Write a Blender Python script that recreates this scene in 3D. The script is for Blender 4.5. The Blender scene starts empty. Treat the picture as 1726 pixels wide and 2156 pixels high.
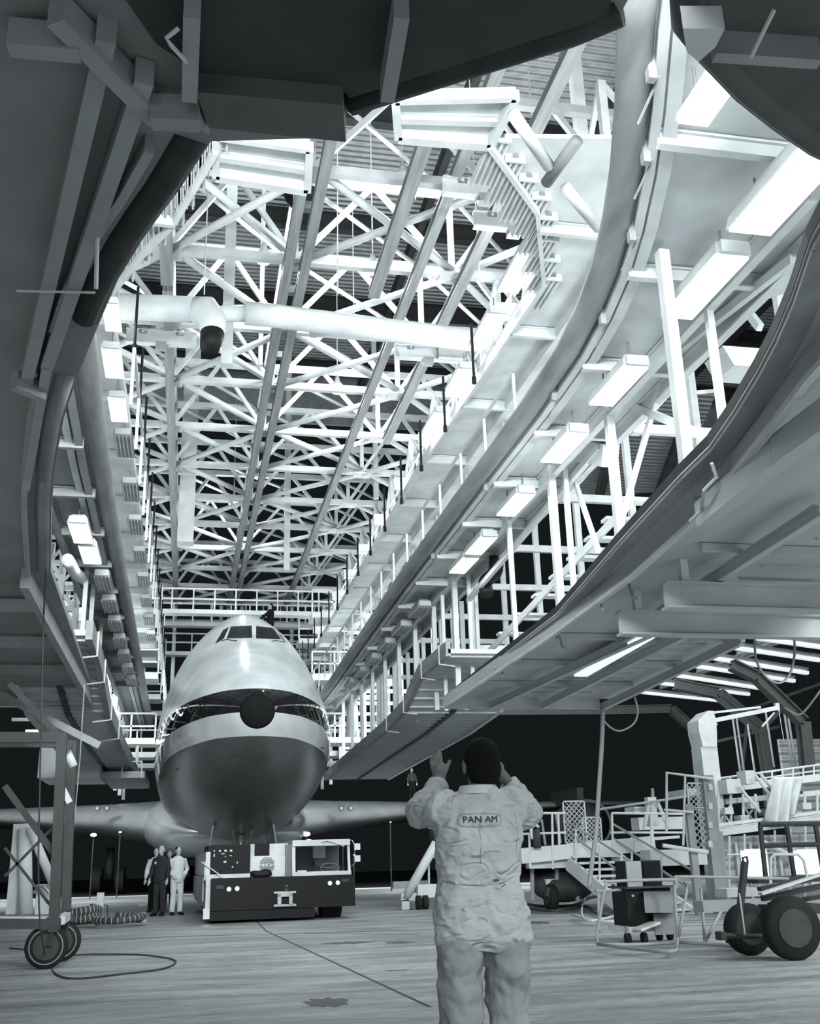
import bpy, bmesh, math, random
import numpy as np
from mathutils import Vector, Matrix
from mathutils.bvhtree import BVHTree
random.seed(7)
C = bpy.context.scene.collection
PI = math.pi
# ---------------------------------------------------------------- camera
F = 2200.0
CAM = np.array([0, 0, 1.22])
def _frame(vp=(385, 1823), slope=-.028):
    a = np.array([(vp[0]-863)/F, (vp[1]-1078)/F, 1.]); a /= np.linalg.norm(a)
    h = np.array([(vp[0]+1000-863)/F, (vp[1]+1000*slope-1078)/F, 1.])
    up = np.cross(a, h); up /= np.linalg.norm(up)
    if up[1] > 0: up = -up
    x = np.cross(a, up)
    if x[0] < 0: x = -x
    return np.array([x, a, up])
R = _frame()
def ray(px, py):
    return R @ np.array([(px-863)/F, (py-1078)/F, 1.])
def at(px, py, x=None, y=None, z=None):
    r = ray(px, py)
    if z is not None: t = (z-CAM[2])/r[2]
    elif y is not None: t = (y-CAM[1])/r[1]
    else: t = (x-CAM[0])/r[0]
    return Vector(CAM+t*r)
cd = bpy.data.cameras.new('camera'); cam = bpy.data.objects.new('camera', cd); C.objects.link(cam)
cd.sensor_fit = 'VERTICAL'; cd.sensor_height = 24; cd.lens = F/2156*24; cd.clip_end = 500; cd.clip_start = .05
M = Matrix((R[:, 0], -R[:, 1], -R[:, 2])).transposed().to_4x4(); M.translation = Vector(CAM)
cam.matrix_world = M
bpy.context.scene.camera = cam
# ---------------------------------------------------------------- exposure, world, big lights
sc = bpy.context.scene
sc.view_settings.view_transform = 'Standard'; sc.view_settings.look = 'None'
sc.view_settings.exposure = 0.0; sc.view_settings.gamma = 1
w = bpy.data.worlds.new('night'); sc.world = w; w.use_nodes = True
w.node_tree.nodes['Background'].inputs[0].default_value = (.8, 1, 1, 1)
w.node_tree.nodes['Background'].inputs[1].default_value = .0095
TINT = (.93, 1.0, 1.02)
def area(name, loc, target, sx, sy, power, spread=180):
    l = bpy.data.lights.new(name, 'AREA'); l.shape = 'RECTANGLE'; l.size = sx; l.size_y = sy; l.energy = power; l.color = TINT
    l.spread = math.radians(spread)
    o = bpy.data.objects.new(name, l); C.objects.link(o); o.location = loc
    o.rotation_euler = (Vector(target)-Vector(loc)).to_track_quat('-Z', 'Y').to_euler(); return o
def point(name, loc, power, r=.12):
    l = bpy.data.lights.new(name, 'POINT'); l.energy = power; l.shadow_soft_size = r; l.color = TINT
    o = bpy.data.objects.new(name, l); C.objects.link(o); o.location = loc; return o
area('hangar_bay_light', (5, -7, 11), (3, 12, 0), 14, 6, 3600)
area('hangar_bay_light', (-3, -5, 4.5), (1.5, 6, 1.5), 3, 2, 90)
area('fill_uplight', (6.9, 31, 12.1), (5, 31, 16), 44, 1, 850)      # added fill above the top decks, unseen from below, brightening the trusses
area('fill_uplight', (-2.6, 31, 12.1), (-1, 31, 16), 44, 1, 850)
area('fill_uplight', (9.4, 30, 8.9), (5, 30, 14), 46, 1.2, 650)  # weaker added fill at upper walkway level, aimed up and inward
area('fill_uplight', (-5.2, 30, 8.9), (-1, 30, 14), 46, 1.2, 650)
area('fill_light', (11, 2.5, .5), (8, 14, 5), 1.5, 1.5, 130)  # added low fill that lifts the right deck underside
area('fill_light', (-6.5, 7, .6), (-3, 18, 4.6), 1.2, 1.2, 150)  # added low fill for the left deck underside
area('fill_light', (14, 5, 7.5), (10, 20, .5), 3, 3, 1500)  # added fill that brightens the right floor and its bounce
area('deck_fill_light', (.2, 2.4, 6.9), (1, 30, 8.8), 5, 1.4, 1150, 90)  # added fill hidden above the lower deck, brightening nose and trusses
area('deck_fill_light', (7.7, 12, 5.0), (7.7, 12, 9), 1.2, 12, 18)  # added fill hidden by the lower deck, brightening the upper walkway underside
area('deck_fill_light', (-3.4, 14, 5.0), (-3.2, 14, 9), 1.2, 10, 40)  # same added fill for the left upper walkway
area('roof_fill_light', (3, 24, 18.9), (3, 25, 24), 16, 12, 1100)  # added unseen fill that brightens the roof underside
area('wing_fill_light', (-9, 42, 9), (-9, 50, 3), 10, 1.5, 2800)  # added fill above each wing, brightening its leading edge
area('wing_fill_light', (13, 42, 9), (14, 52, 3), 10, 1.5, 2800)
area('fill_uplight', (10.2, 15, 5.3), (10.4, 16, 15), 16, 1, 200)  # further added upward fill beyond the right lower deck
area('hangar_bay_light', (20, 22, 13.5), (17, 24, 0), 10, 14, 2600)
# ---------------------------------------------------------------- materials
MATS = {}
def mat(name, v, rough=.6, metal=0, nz=.12, scale=3., bump=0, bscale=40., stretch=None, emit=0, tint=(.955, 1., 1.005), coat=0):
    if name in MATS: return MATS[name]
    m = bpy.data.materials.new(name); m.use_nodes = True; nt = m.node_tree; b = nt.nodes['Principled BSDF']
    b.inputs['Roughness'].default_value = rough; b.inputs['Metallic'].default_value = metal
    b.inputs['Coat Weight'].default_value = coat
    if v < .13: b.inputs['Specular IOR Level'].default_value = .18; b.inputs['Roughness'].default_value = max(rough, .55)
    tc = nt.nodes.new('ShaderNodeTexCoord'); mp = nt.nodes.new('ShaderNodeMapping')
    nt.links.new(tc.outputs['Object'], mp.inputs[0])
    if stretch: mp.inputs['Scale'].default_value = stretch
    n = nt.nodes.new('ShaderNodeTexNoise'); n.inputs['Scale'].default_value = scale; n.inputs['Detail'].default_value = 6
    nt.links.new(mp.outputs[0], n.inputs['Vector'])
    r = nt.nodes.new('ShaderNodeValToRGB'); nt.links.new(n.outputs[0], r.inputs[0])
    r.color_ramp.elements[0].position = .3; r.color_ramp.elements[1].position = .7
    lo, hi = v*(1-nz), min(1, v*(1+nz))
    r.color_ramp.elements[0].color = (lo*tint[0], lo*tint[1], lo*tint[2], 1)
    r.color_ramp.elements[1].color = (hi*tint[0], hi*tint[1], hi*tint[2], 1)
    nt.links.new(r.outputs[0], b.inputs['Base Color'])
    if bump:
        bn = nt.nodes.new('ShaderNodeTexNoise'); bn.inputs['Scale'].default_value = bscale; bn.inputs['Detail'].default_value = 4
        bp = nt.nodes.new('ShaderNodeBump'); bp.inputs['Strength'].default_value = bump; bp.inputs['Distance'].default_value = .02
        nt.links.new(mp.outputs[0], bn.inputs['Vector']); nt.links.new(bn.outputs[0], bp.inputs['Height']); nt.links.new(bp.outputs[0], b.inputs['Normal'])
    if emit:
        b.inputs['Emission Color'].default_value = (.93, 1, 1.02, 1); b.inputs['Emission Strength'].default_value = emit
    MATS[name] = m; return m
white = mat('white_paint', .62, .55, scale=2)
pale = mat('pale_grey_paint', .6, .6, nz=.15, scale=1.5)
deckgrey = mat('deck_underside_grey', .5, .6, nz=.12, scale=1.2, stretch=(1, .3, 1))
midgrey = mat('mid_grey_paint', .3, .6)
railgrey = mat('rail_grey', .26, .5, nz=.25, stretch=(3, .2, 3))
bumpgrey = mat('rubber_bumper_grey', .22, .5, nz=.3, scale=2, stretch=(2, .4, 2))
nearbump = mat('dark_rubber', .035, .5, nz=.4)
dark = mat('dark_paint', .05, .45, nz=.25)
black = mat('black_paint', .012, .4, nz=.3)
blackmatte = mat('black_matte', .01, .9)
tyre = mat('tyre_rubber', .018, .75, bump=.3)
steel = mat('steel', .35, .35, metal=.7)
chrome = mat('chrome', .6, .2, metal=1)
skin = mat('skin', .17, .5, nz=.08, bump=.15, bscale=120)
skinpale = mat('skin_pale', .42, .5, nz=.05)
hair = mat('hair', .008, .85, nz=.5, scale=60, bump=.9, bscale=260)
lens = mat('lamp_lens', .8, .4, emit=1.2)
dimlens = mat('unlit_lamp_lens', .3, .35)
glassdark = mat('dark_glass', .02, .08, nz=.5)
tan = mat('kraft', .45, .8)
def corrugated(name, v, scale=9, axis='X'):
    m = mat(name, v, .6, nz=.2); nt = m.node_tree; b = nt.nodes['Principled BSDF']
    tc = nt.nodes.new('ShaderNodeTexCoord'); wv = nt.nodes.new('ShaderNodeTexWave'); wv.bands_direction = axis
    wv.inputs['Scale'].default_value = scale; bp = nt.nodes.new('ShaderNodeBump'); bp.inputs['Strength'].default_value = 1; bp.inputs['Distance'].default_value = .12
    nt.links.new(tc.outputs['Object'], wv.inputs[0]); nt.links.new(wv.outputs[0], bp.inputs['Height']); nt.links.new(bp.outputs[0], b.inputs['Normal'])
    return m
roofm = corrugated('corrugated_roof', .3, 1.1, 'Y')
wallm = corrugated('corrugated_wall', .16, 1.2, 'Y')
sidingm = corrugated('pale_siding', .5, .9, 'Z')
# ---------------------------------------------------------------- mesh builder
class MB:
    def __init__(s): s.v = []; s.f = []
    def add(s, vs, fs):
        n = len(s.v); s.v += [tuple(v) for v in vs]; s.f += [tuple(i+n for i in f) for f in fs]; return s
    def box(s, x0, x1, y0, y1, z0, z1):
        return s.add([(x, y, z) for z in (z0, z1) for x, y in ((x0, y0), (x1, y0), (x1, y1), (x0, y1))],
                     [(3, 2, 1, 0), (4, 5, 6, 7), (0, 1, 5, 4), (1, 2, 6, 5), (2, 3, 7, 6), (3, 0, 4, 7)])
    def beam(s, p, q, w, h, off=(0, 0), up=(0, 0, 1)):
        p = Vector(p); q = Vector(q); d = (q-p).normalized(); up = Vector(up)
        if abs(d.dot(up)) > .98: up = Vector((0, 1, 0))
        a = d.cross(up).normalized(); b = a.cross(d).normalized(); o = a*off[0]+b*off[1]; vs = []
        for c in (p, q):
            for i, j in ((-1, -1), (1, -1), (1, 1), (-1, 1)): vs.append(c+o+a*i*w/2+b*j*h/2)
        return s.add(vs, [(0, 1, 2, 3), (7, 6, 5, 4), (0, 4, 5, 1), (1, 5, 6, 2), (2, 6, 7, 3), (3, 7, 4, 0)])
    def ibeam(s, p, q, w, h, t=.03):
        s.beam(p, q, w, t, (0, h/2-t/2)); s.beam(p, q, w, t, (0, -h/2+t/2)); return s.beam(p, q, t, h-2*t)
    def tube(s, pts, r, n=10, caps=True):
        pts = [Vector(p) for p in pts]; rs = r if isinstance(r, (list, tuple)) else [r]*len(pts); rings = []; b0 = None
        for i, p in enumerate(pts):
            d = (pts[min(i+1, len(pts)-1)]-pts[max(i-1, 0)]).normalized()
            if b0 is None:
                u = Vector((0, 0, 1)) if abs(d.z) < .9 else Vector((1, 0, 0)); b0 = d.cross(u).normalized()
            b0 = (b0-d*b0.dot(d)).normalized(); c0 = d.cross(b0)
            rings.append([p+(b0*math.cos(2*PI*k/n)+c0*math.sin(2*PI*k/n))*rs[i] for k in range(n)])
        return s.loft(rings, caps)
    def loft(s, rings, caps=True):
        n = len(rings[0]); vs = [v for r in rings for v in r]; fs = []
        for i in range(len(rings)-1):
            for k in range(n): fs.append((i*n+k, i*n+(k+1) % n, (i+1)*n+(k+1) % n, (i+1)*n+k))
        if caps: fs += [tuple(range(n))[::-1], tuple(range((len(rings)-1)*n, len(rings)*n))]
        return s.add(vs, fs)
    def prism(s, poly, z0, z1):
        n = len(poly); vs = [(p[0], p[1], z0) for p in poly]+[(p[0], p[1], z1) for p in poly]
        return s.add(vs, [tuple(range(n))[::-1], tuple(range(n, 2*n))]+[(i, (i+1) % n, n+(i+1) % n, n+i) for i in range(n)])
    def ell(s, c, r, n=14, m=9, rot=None):
        c = Vector(c); rings = []
        for i in range(m+1):
            t = PI*i/m*.998+.001; ring = []
            for k in range(n):
                v = Vector((r[0]*math.sin(t)*math.cos(2*PI*k/n), r[1]*math.sin(t)*math.sin(2*PI*k/n), -r[2]*math.cos(t)))
                if rot: v = rot @ v
                ring.append(c+v)
            rings.append(ring)
        return s.loft(rings)
    def build(s, name, m, parent=None, smooth=False, loc=None, **props):
        me = bpy.data.meshes.new(name); vs = s.v
        if loc is not None: vs = [tuple(Vector(v)-Vector(loc)) for v in vs]
        me.from_pydata(vs, [], s.f); me.update()
        bm = bmesh.new(); bm.from_mesh(me); bmesh.ops.recalc_face_normals(bm, faces=bm.faces); bm.to_mesh(me); bm.free()
        me.materials.append(m)
        if smooth:
            for p in me.polygons: p.use_smooth = True
        o = bpy.data.objects.new(name, me); C.objects.link(o)
        if loc is not None: o.location = loc
        if parent: o.parent = parent; o.matrix_parent_inverse = Matrix.Translation(-parent.location) if False else Matrix.Identity(4)
        for k, v in props.items(): o[k] = v
        return o
def thing(name, label, cat, loc=(0, 0, 0), group=None, rz=0):
    o = bpy.data.objects.new(name, None); C.objects.link(o); o.location = loc; o.rotation_euler.z = rz; o.empty_display_size = .2
    o['label'] = label; o['category'] = cat
    if group: o['group'] = group
    return o
def tag(o, label, cat, group=None):
    o['label'] = label; o['category'] = cat
    if group: o['group'] = group
    return o
def part(mb, name, m, t, smooth=False, **k):      # a part whose geometry is in world coordinates
    L = t.location
    o = mb.build(name, m, None, smooth, **k); me = o.data; me.transform(Matrix.Translation(-L)); o.parent = t; return o
def sub(mb, name, m, p, smooth=False, **k):       # sub-part, world coordinates
    o = mb.build(name, m, None, smooth, **k); L = p.parent.location if p.parent else p.location
    o.data.transform(Matrix.Translation(-L)); o.parent = p; return o
def crom(pts, n=6):
    P = [Vector(p) for p in pts]; P = [P[0]*2-P[1]]+P+[P[-1]*2-P[-2]]; out = []
    for i in range(1, len(P)-2):
        for k in range(n):
            t = k/n; a, b, c, d = P[i-1], P[i], P[i+1], P[i+2]
            out.append(.5*((2*b)+(c-a)*t+(2*a-5*b+4*c-d)*t*t+(3*b-a-3*c+d)*t**3))
    return out+[P[-2]]
def struct(o): o['kind'] = 'structure'; return o
def copy_tree(o, parent=None):
    c = o.copy(); C.objects.link(c); c.parent = parent
    for ch in [x for x in bpy.data.objects if x.parent == o]: copy_tree(ch, c)
    return c
ORD = ['first', 'second', 'third', 'fourth', 'fifth', 'sixth', 'seventh', 'eighth', 'ninth', 'tenth', 'eleventh', 'twelfth', 'thirteenth', 'fourteenth', 'fifteenth', 'sixteenth', 'seventeenth', 'eighteenth', 'nineteenth', 'twentieth']
# ================================================================ SETTING
def floor_mat():
    m = bpy.data.materials.new('worn_concrete'); m.use_nodes = True; nt = m.node_tree; b = nt.nodes['Principled BSDF']
    b.inputs['Roughness'].default_value = .55
    tc = nt.nodes.new('ShaderNodeTexCoord')
    def noise(sc, scale, det=8, rough=.6):
        mp = nt.nodes.new('ShaderNodeMapping'); mp.inputs['Scale'].default_value = sc; nt.links.new(tc.outputs['Object'], mp.inputs[0])
        n = nt.nodes.new('ShaderNodeTexNoise'); n.inputs['Scale'].default_value = scale; n.inputs['Detail'].default_value = det; n.inputs['Roughness'].default_value = rough
        nt.links.new(mp.outputs[0], n.inputs['Vector']); return n
    a = noise((.35, 1.6, 1), 1.3); c = noise((1, 3.5, 1), 5); d = noise((.6, .6, 1), .35)
    def math_(op, x, y):
        n = nt.nodes.new('ShaderNodeMath'); n.operation = op
        for i, v in enumerate((x, y)):
            if isinstance(v, (int, float)): n.inputs[i].default_value = v
            else: nt.links.new(v, n.inputs[i])
        return n.outputs[0]
    s = math_('ADD', math_('MULTIPLY', a.outputs[0], .5), math_('MULTIPLY', c.outputs[0], .3)); s = math_('ADD', s, math_('MULTIPLY', d.outputs[0], .2))
    r = nt.nodes.new('ShaderNodeValToRGB'); nt.links.new(s, r.inputs[0])
    e = r.color_ramp.elements; e[0].position = .36; e[0].color = (.11, .117, .118, 1); e[1].position = .62; e[1].color = (.5, .525, .53, 1)
    e2 = r.color_ramp.elements.new(.48); e2.color = (.27, .284, .286, 1)
    nt.links.new(r.outputs[0], b.inputs['Base Color'])
    bp = nt.nodes.new('ShaderNodeBump'); bp.inputs['Strength'].default_value = .25; bp.inputs['Distance'].default_value = .02
    nt.links.new(c.outputs[0], bp.inputs['Height']); nt.links.new(bp.outputs[0], b.inputs['Normal'])
    return m
fm = floor_mat()
struct(MB().box(-40, 50, -12, 50, -.2, 0).build('floor', fm))
struct(MB().box(-60, 70, 50.5, 130, -.25, -.02).build('floor_apron', mat('night_asphalt', .035, .8)))
MBk = MB().beam((-30, 51, .02), (60, 49, .02), .5, .04, up=(0, 0, 1)); struct(MBk.build('trim_1', pale))
jt = MB()
for (a, b) in (((905, 2120), (560, 1960)), ((560, 1960), (480, 1880)), ((640, 1965), (880, 1967)), ((-100, 1985), (1726, 1935))):
    jt.beam(at(*a, z=.002), at(*b, z=.002), .03, .004)
struct(jt.build('trim_2', mat('joint_sealant', .09, .8)))
# stains that belong to the concrete
for i, (px, py, rx, ry) in enumerate(((730, 1985, .35, .25), (840, 1984, .2, .22), (835, 2043, .12, .05), (1130, 1942, .25, .5), (690, 2110, .2, .3))):
    c = at(px, py, z=.003); s = MB()
    s.prism([(c.x+rx*math.cos(t*PI/9)*(1+.3*math.sin(t*2.7+i)), c.y+ry*math.sin(t*PI/9)*(1+.25*math.cos(t*3.1))) for t in range(18)], .001, .004)
    struct(s.build('trim_%d' % (3+i), mat('oil_stain', .12, .5)))
struct(MB().box(-26, 34, -12, 47, 24.0, 24.2).build('ceiling', roofm))
for i, y in enumerate((9, 15, 21, 27, 33, 39, 45)):
    b = MB(); b.ibeam((-26, y, 23.6), (34, y, 23.6), .35, .7)
    tag(b.build('roof_girder', mat('dark_girder', .03, .6)), 'dark steel girder under the corrugated roof, %s counted from the camera' % ORD[i], 'girder', 'dark roof girders')
pu = 0
for x in (-6, -1.5, 3, 7.5, 12, 17, 23):
    b = MB().ibeam((x, -8, 23.0), (x, 46, 23.0), .25, .5); b_ = b.build('roof_purlin', mat('dark_girder', .03, .6))
    tag(b_, 'dark lengthwise purlin beneath the hangar roof, %s from the left' % ORD[pu], 'beam', 'dark roof purlins'); pu += 1
struct(MB().box(-26.2, -26, -12, 50, 0, 24).build('wall_left', wallm))
struct(MB().box(34, 34.2, -12, 50, 0, 24).build('wall_right', wallm))
struct(MB().box(-26, 34, 46.8, 47, 21.5, 24).build('wall_far', roofm))
# slanting corrugated cladding seen beyond the right decks
for i, (x0, y0, z0, x1, y1, z1, wd) in enumerate(((17, 17, 14.5, 21, 24, 12.5, 3.2), (15, 14, 15.5, 21, 18, 15.5, 2.6), (12.5, 25, 13.5, 15, 33, 13.5, 3.5), (23, 22, 16, 28, 30, 14, 4))):
    tag(MB().beam((x0, y0, z0), (x1, y1, z1), wd, .12).build('roof_cladding_panel', roofm), 'corrugated cladding sheet high beyond the right docks, %s counted from the camera' % ORD[i], 'cladding', 'corrugated cladding sheets')
    tag(MB().beam((x0-1, y0, z0-.24), (x1-1, y1, z1-.24), .25, .35).beam((x0+1.2, y0, z0-.24), (x1+1.2, y1, z1-.24), .25, .35).build('cladding_rafters', dark), 'pair of dark rafters below the %s corrugated cladding sheet on the right' % ORD[i], 'rafter', 'dark rafters')
# ================================================================ ROOF TRUSSES AND CRANE RAILS
ROWS = [19.5+3.72*k for k in range(12)]
NX = (-4.6, -.97, 2.2, 6.3, 9.6, 12.8)
ZB, ZT = 15.75, 18.2
for k, y in enumerate(ROWS):
    t = thing('roof_truss', 'white steel truss across the dock above the aircraft, %s counted from the camera' % ORD[k], 'truss', (2.2, y, ZB), 'white roof trusses')
    part(MB().beam((NX[0], y, ZB), (NX[-1], y, ZB), .2, .22), 'bottom_chord', white, t)
    part(MB().beam((NX[0], y, ZT), (NX[-1], y, ZT), .2, .22), 'top_chord', white, t)
    for i, x in enumerate(NX):
        part(MB().beam((x, y, ZB), (x, y, ZT), .14, .14), 'vertical_strut', white, t)
        part(MB().box(x-.35, x+.35, y-.3, y+.3, ZB-.14, ZB-.11), 'gusset_plate', white, t)
        if i < len(NX)-1:
            x2 = NX[i+1]; xm = (x+x2)/2
            part(MB().beam((x, y, ZB), (xm, y, ZT), .13, .13), 'diagonal_brace', white, t)
            part(MB().beam((x2, y, ZB), (xm, y, ZT), .13, .13), 'diagonal_brace', white, t)
for k in range(11):
    y0, y1 = ROWS[k], ROWS[k+1]
    t = thing('bay_bracing', 'crossed white tube bracing between the %s and %s roof trusses' % (ORD[k], ORD[k+1]), 'bracing', (2.2, (y0+y1)/2, ZB), 'white bracing between the roof trusses')
    for i in range(len(NX)-1):
        a, b = NX[i], NX[i+1]
        full = (k % 2 == 0) or i in (0, 4)
        flip = (i % 2 == 0) ^ (k % 2 == 1)
        if full or flip: part(MB().tube([(a, y0, ZB+.1), (b, y1, ZB+.1)], .1, 8), 'brace_tube', white, t, True)
        if full or not flip: part(MB().tube([(b, y0, ZB-.08), (a, y1, ZB-.08)], .1, 8), 'brace_tube', white, t, True)
        part(MB().tube([(a, y0, ZT), (b, y1, ZT)], .07, 6), 'upper_brace', white, t, True)
        part(MB().tube([(b, y0, ZB), (b, y1, ZT)], .06, 6), 'upper_brace', white, t, True)
    for x in NX: part(MB().beam((x, y0, ZT), (x, y1, ZT), .12, .12), 'purlin', white, t)
def rail(label, p, q, wd=.2, ht=.2, pair=0, name='crane_rail', m=railgrey, cat='crane rail'):
    p = Vector(p); q = Vector(q)
    t = thing(name, label, cat, (p+q)/2)
    for s in ((-1, 1) if pair else (0,)):
        o = Vector((s*pair/2, 0, 0)); part(MB().beam(p+o+Vector((0, 0, -.1)), q+o+Vector((0, 0, -.1)), wd, .03).beam(p+o, q+o, .04, ht).beam(p+o+Vector((0, 0, .1)), q+o+Vector((0, 0, .1)), wd, .03), 'rail_beam', m, t)
    n = int((q-p).length/3.7)
    for i in range(n):
        c = p.lerp(q, (i+.5)/n); part(MB().box(c.x-.09-pair/2, c.x+.09+pair/2, c.y-.1, c.y+.1, c.z+.1, c.z+.3), 'hanger_bracket', m, t)
    return t
rail('pair of grey crane rails hanging down the middle of the roof trusses', (2.2, 15, 15.4), (2.2, 60.5, 15.4), .24, .2, .42)
rail('grey crane rail on the left of the trusses, nearest the left docks', (-.97, 24.5, 15.4), (-.97, 60, 15.4), .26)
rail('long grey crane rail right of the central pair, running to a point above the nose', (5.25, 15, 15.4), (5.25, 60, 15.4), .24)
rail('short wide grey rail ending at the round air duct', (4.35, 14.5, 15.4), (4.35, 24, 15.4), .3)
rail('grey crane rail on the right side above the upper docks', (6.5, 13, 15.4), (6.5, 34, 15.4), .28, name='crane_rail')
rail('short left crane rail beside the hanging masts', (-.98, 17, 15.4), (-.98, 24.2, 15.4), .3)
# trolleys on the rails
for i, (px, py) in enumerate(((1020, 400), (900, 745), (340, 712), (1080, 470), (990, 745))):
    c = at(px, py, z=15.1); t = thing('crane_trolley', 'grey I-beam crane trolley below the rails, %s of five from the top right' % ORD[i], 'trolley', c, 'crane trolleys')
    part(MB().ibeam(c+Vector((-.95, 0, 0)), c+Vector((.95, 0, 0)), .2, .42), 'trolley_beam', pale, t)
    for s in (-.5, .5):
        part(MB().tube([c+Vector((s-.1, 0, .2)), c+Vector((s+.1, 0, .2))], .1, 10), 'trolley_wheel', steel, t, True)
    part(MB().box(c.x-.15, c.x+.15, c.y-.12, c.y+.12, c.z-.35, c.z-.15), 'hoist_motor', midgrey, t)
# ================================================================ LAMPS
def high_bay(px, py, z, label, power=420):
    c = at(px, py, z=z); t = thing('high_bay_lamp', label, 'lamp', c, 'glowing high bay lamps')
    part(MB().tube([c+Vector((0, 0, h)) for h in (.06, .14, .3, .5)], [.26, .22, .1, .07], 16), 'lamp_shade', pale, t, True)
    part(MB().ell(c, (.24, .24, .17)), 'lamp_bulb', lens, t, True)
    part(MB().tube([c+Vector((0, 0, .5)), (c.x, c.y, 23)], .02, 6), 'hanging_cord', pale, t)
    if power: point('high_bay_light', c+Vector((0, 0, -.35)), power)
for a in ((848, 382, 17.6, 'round glowing lamp hanging highest, near the top centre of the trusses'), (555, 545, 17.6, 'round glowing lamp left of the central rails, near the two hanging masts'),
          (785, 567, 17.6, 'round glowing lamp just right of the central rails above the air duct'), (745, 703, 17.4, 'round glowing lamp right below the air duct'),
          (710, 820, 17, 'round glowing lamp midway down the trusses, below the duct'), (492, 1062, 17, 'round glowing lamp lowest, above the cockpit left of the rails'),
          (1140, 512, 14.5, 'round glowing lamp beside the row of box lamps at the upper right')): high_bay(*a)
def box_lamp(c, label, lit=True, s=1., power=28, group='rectangular dock lamps'):
    c = Vector(c); t = thing('box_lamp', label, 'lamp', c, group)
    hw, hl = .2*s, .68*s
    hb = MB(); hb.loft([[c+Vector((x*a, y*b, z)) for x, y in ((-1, -1), (1, -1), (1, 1), (-1, 1))] for a, b, z in ((hw, hl, 0), (hw*.9, hl*.97, .1*s), (hw*.6, hl*.85, .2*s))])
    part(hb, 'lamp_housing', pale if lit else midgrey, t)
    lb = MB().box(c.x-hw*.93, c.x+hw*.93, c.y-hl*.96, c.y+hl*.96, c.z-.03*s, c.z)
    part(lb, 'lamp_lens', lens if lit else dimlens, t)
    g = MB()
    for i in range(5): x = c.x+(i-2)*hw*.4; g.box(x-.008, x+.008, c.y-hl*.96, c.y+hl*.96, c.z-.06*s, c.z-.03*s)
    if not lit: part(g, 'louvre', pale, t)
    part(MB().box(c.x-hw*.8, c.x+hw*.8, c.y-hl-.06*s, c.y-hl, c.z-.02, c.z+.12*s), 'end_cap', pale, t)
    for q_ in (-1, 1): part(MB().tube([c+Vector((0, q_*hl*.7, .18*s)), c+Vector((0, q_*hl*.7, .5))], .015, 6), 'hanger', steel, t)
    if lit and power:
        o = area('box_lamp_light', c+Vector((0, 0, -.065*s)), c+Vector((0, 0, -2)), hw*1.8, hl*1.8, power); o.rotation_euler = (0, 0, 0)
for i, (px, py, s) in enumerate(((1480, 605, 1.1), (1300, 812, 1), (1187, 942, 1), (1085, 1062, 1), (1012, 1148, 1), (976, 1190, 1))):
    box_lamp(at(px, py, z=7.65), 'lit rectangular lamp under the right walkway, %s of six from the camera' % ORD[i], True, s, group='lit lamps under the right walkway')
for i, (px, py) in enumerate(((1092, 572), (1026, 697), (966, 806), (917, 893))):
    box_lamp(at(px, py, z=12), 'lit rectangular lamp hung in the high right row, %s of four from the top' % ORD[i], True, 1.15, group='lit lamps of the high right row')
for i, (px, py) in enumerate(((236, 668), (238, 765), (249, 862))):
    box_lamp(at(px, py, z=11), 'lit rectangular lamp beside the left dock edge, %s of three from the top' % ORD[i], True, 1 if i else .8, group='lit lamps of the left row')
for i, y in enumerate((24.6, 28.0, 31.2, 34.5, 37.7, 41, 44.3, 47.6)):
    box_lamp((-1.8, y, 11), 'unlit louvred lamp in the left row below the lit ones, %s counted from the camera' % ORD[i], False, 1.1, group='unlit lamps of the left row')
for i, (px, py) in enumerate(((170, 1122), (190, 1168))):
    box_lamp(at(px, py, z=7.6), 'lit rectangular lamp under the left walkway, %s' % ('the upper of two' if i == 0 else 'the lower of two, by a white post'), True, 1, group='lit lamps under the left walkway')
for i, y in enumerate((25.2, 27.6, 30, 32.4, 34.8, 37.2, 39.6)):
    box_lamp((-2.12, y, 7.7), 'unlit louvred lamp under the left walkway, %s counted from the camera' % ORD[i], False, 1, group='unlit lamps under the left walkway')
for i, y in enumerate((27.5, 30, 32.5, 35, 37.5, 40)):
    box_lamp((6.1, y, 7.7), 'unlit louvred lamp under the right walkway beyond the lit ones, %s counted from the camera' % ORD[i], False, 1, group='unlit lamps under the right walkway')
for i, (px, py, s) in enumerate(((1515, 175, .8), (1668, 385, 1.3))):
    box_lamp(at(px, py, z=7.5), 'large glaring lamp at the upper right edge, %s' % ('beside the dark tube bumper' if i == 0 else 'nearest the right border'), True, s, 30, group='glaring lamps at the upper right')
# ================================================================ DOCK DECKS
def P2(pts, z): return [at(px, py, z=z) for px, py in pts]
def fly(mb, pts, wd, ht, off=(0, 0)):
    for a, b in zip(pts, pts[1:]): mb.beam(a, b, wd, ht, off)
    return mb
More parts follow.
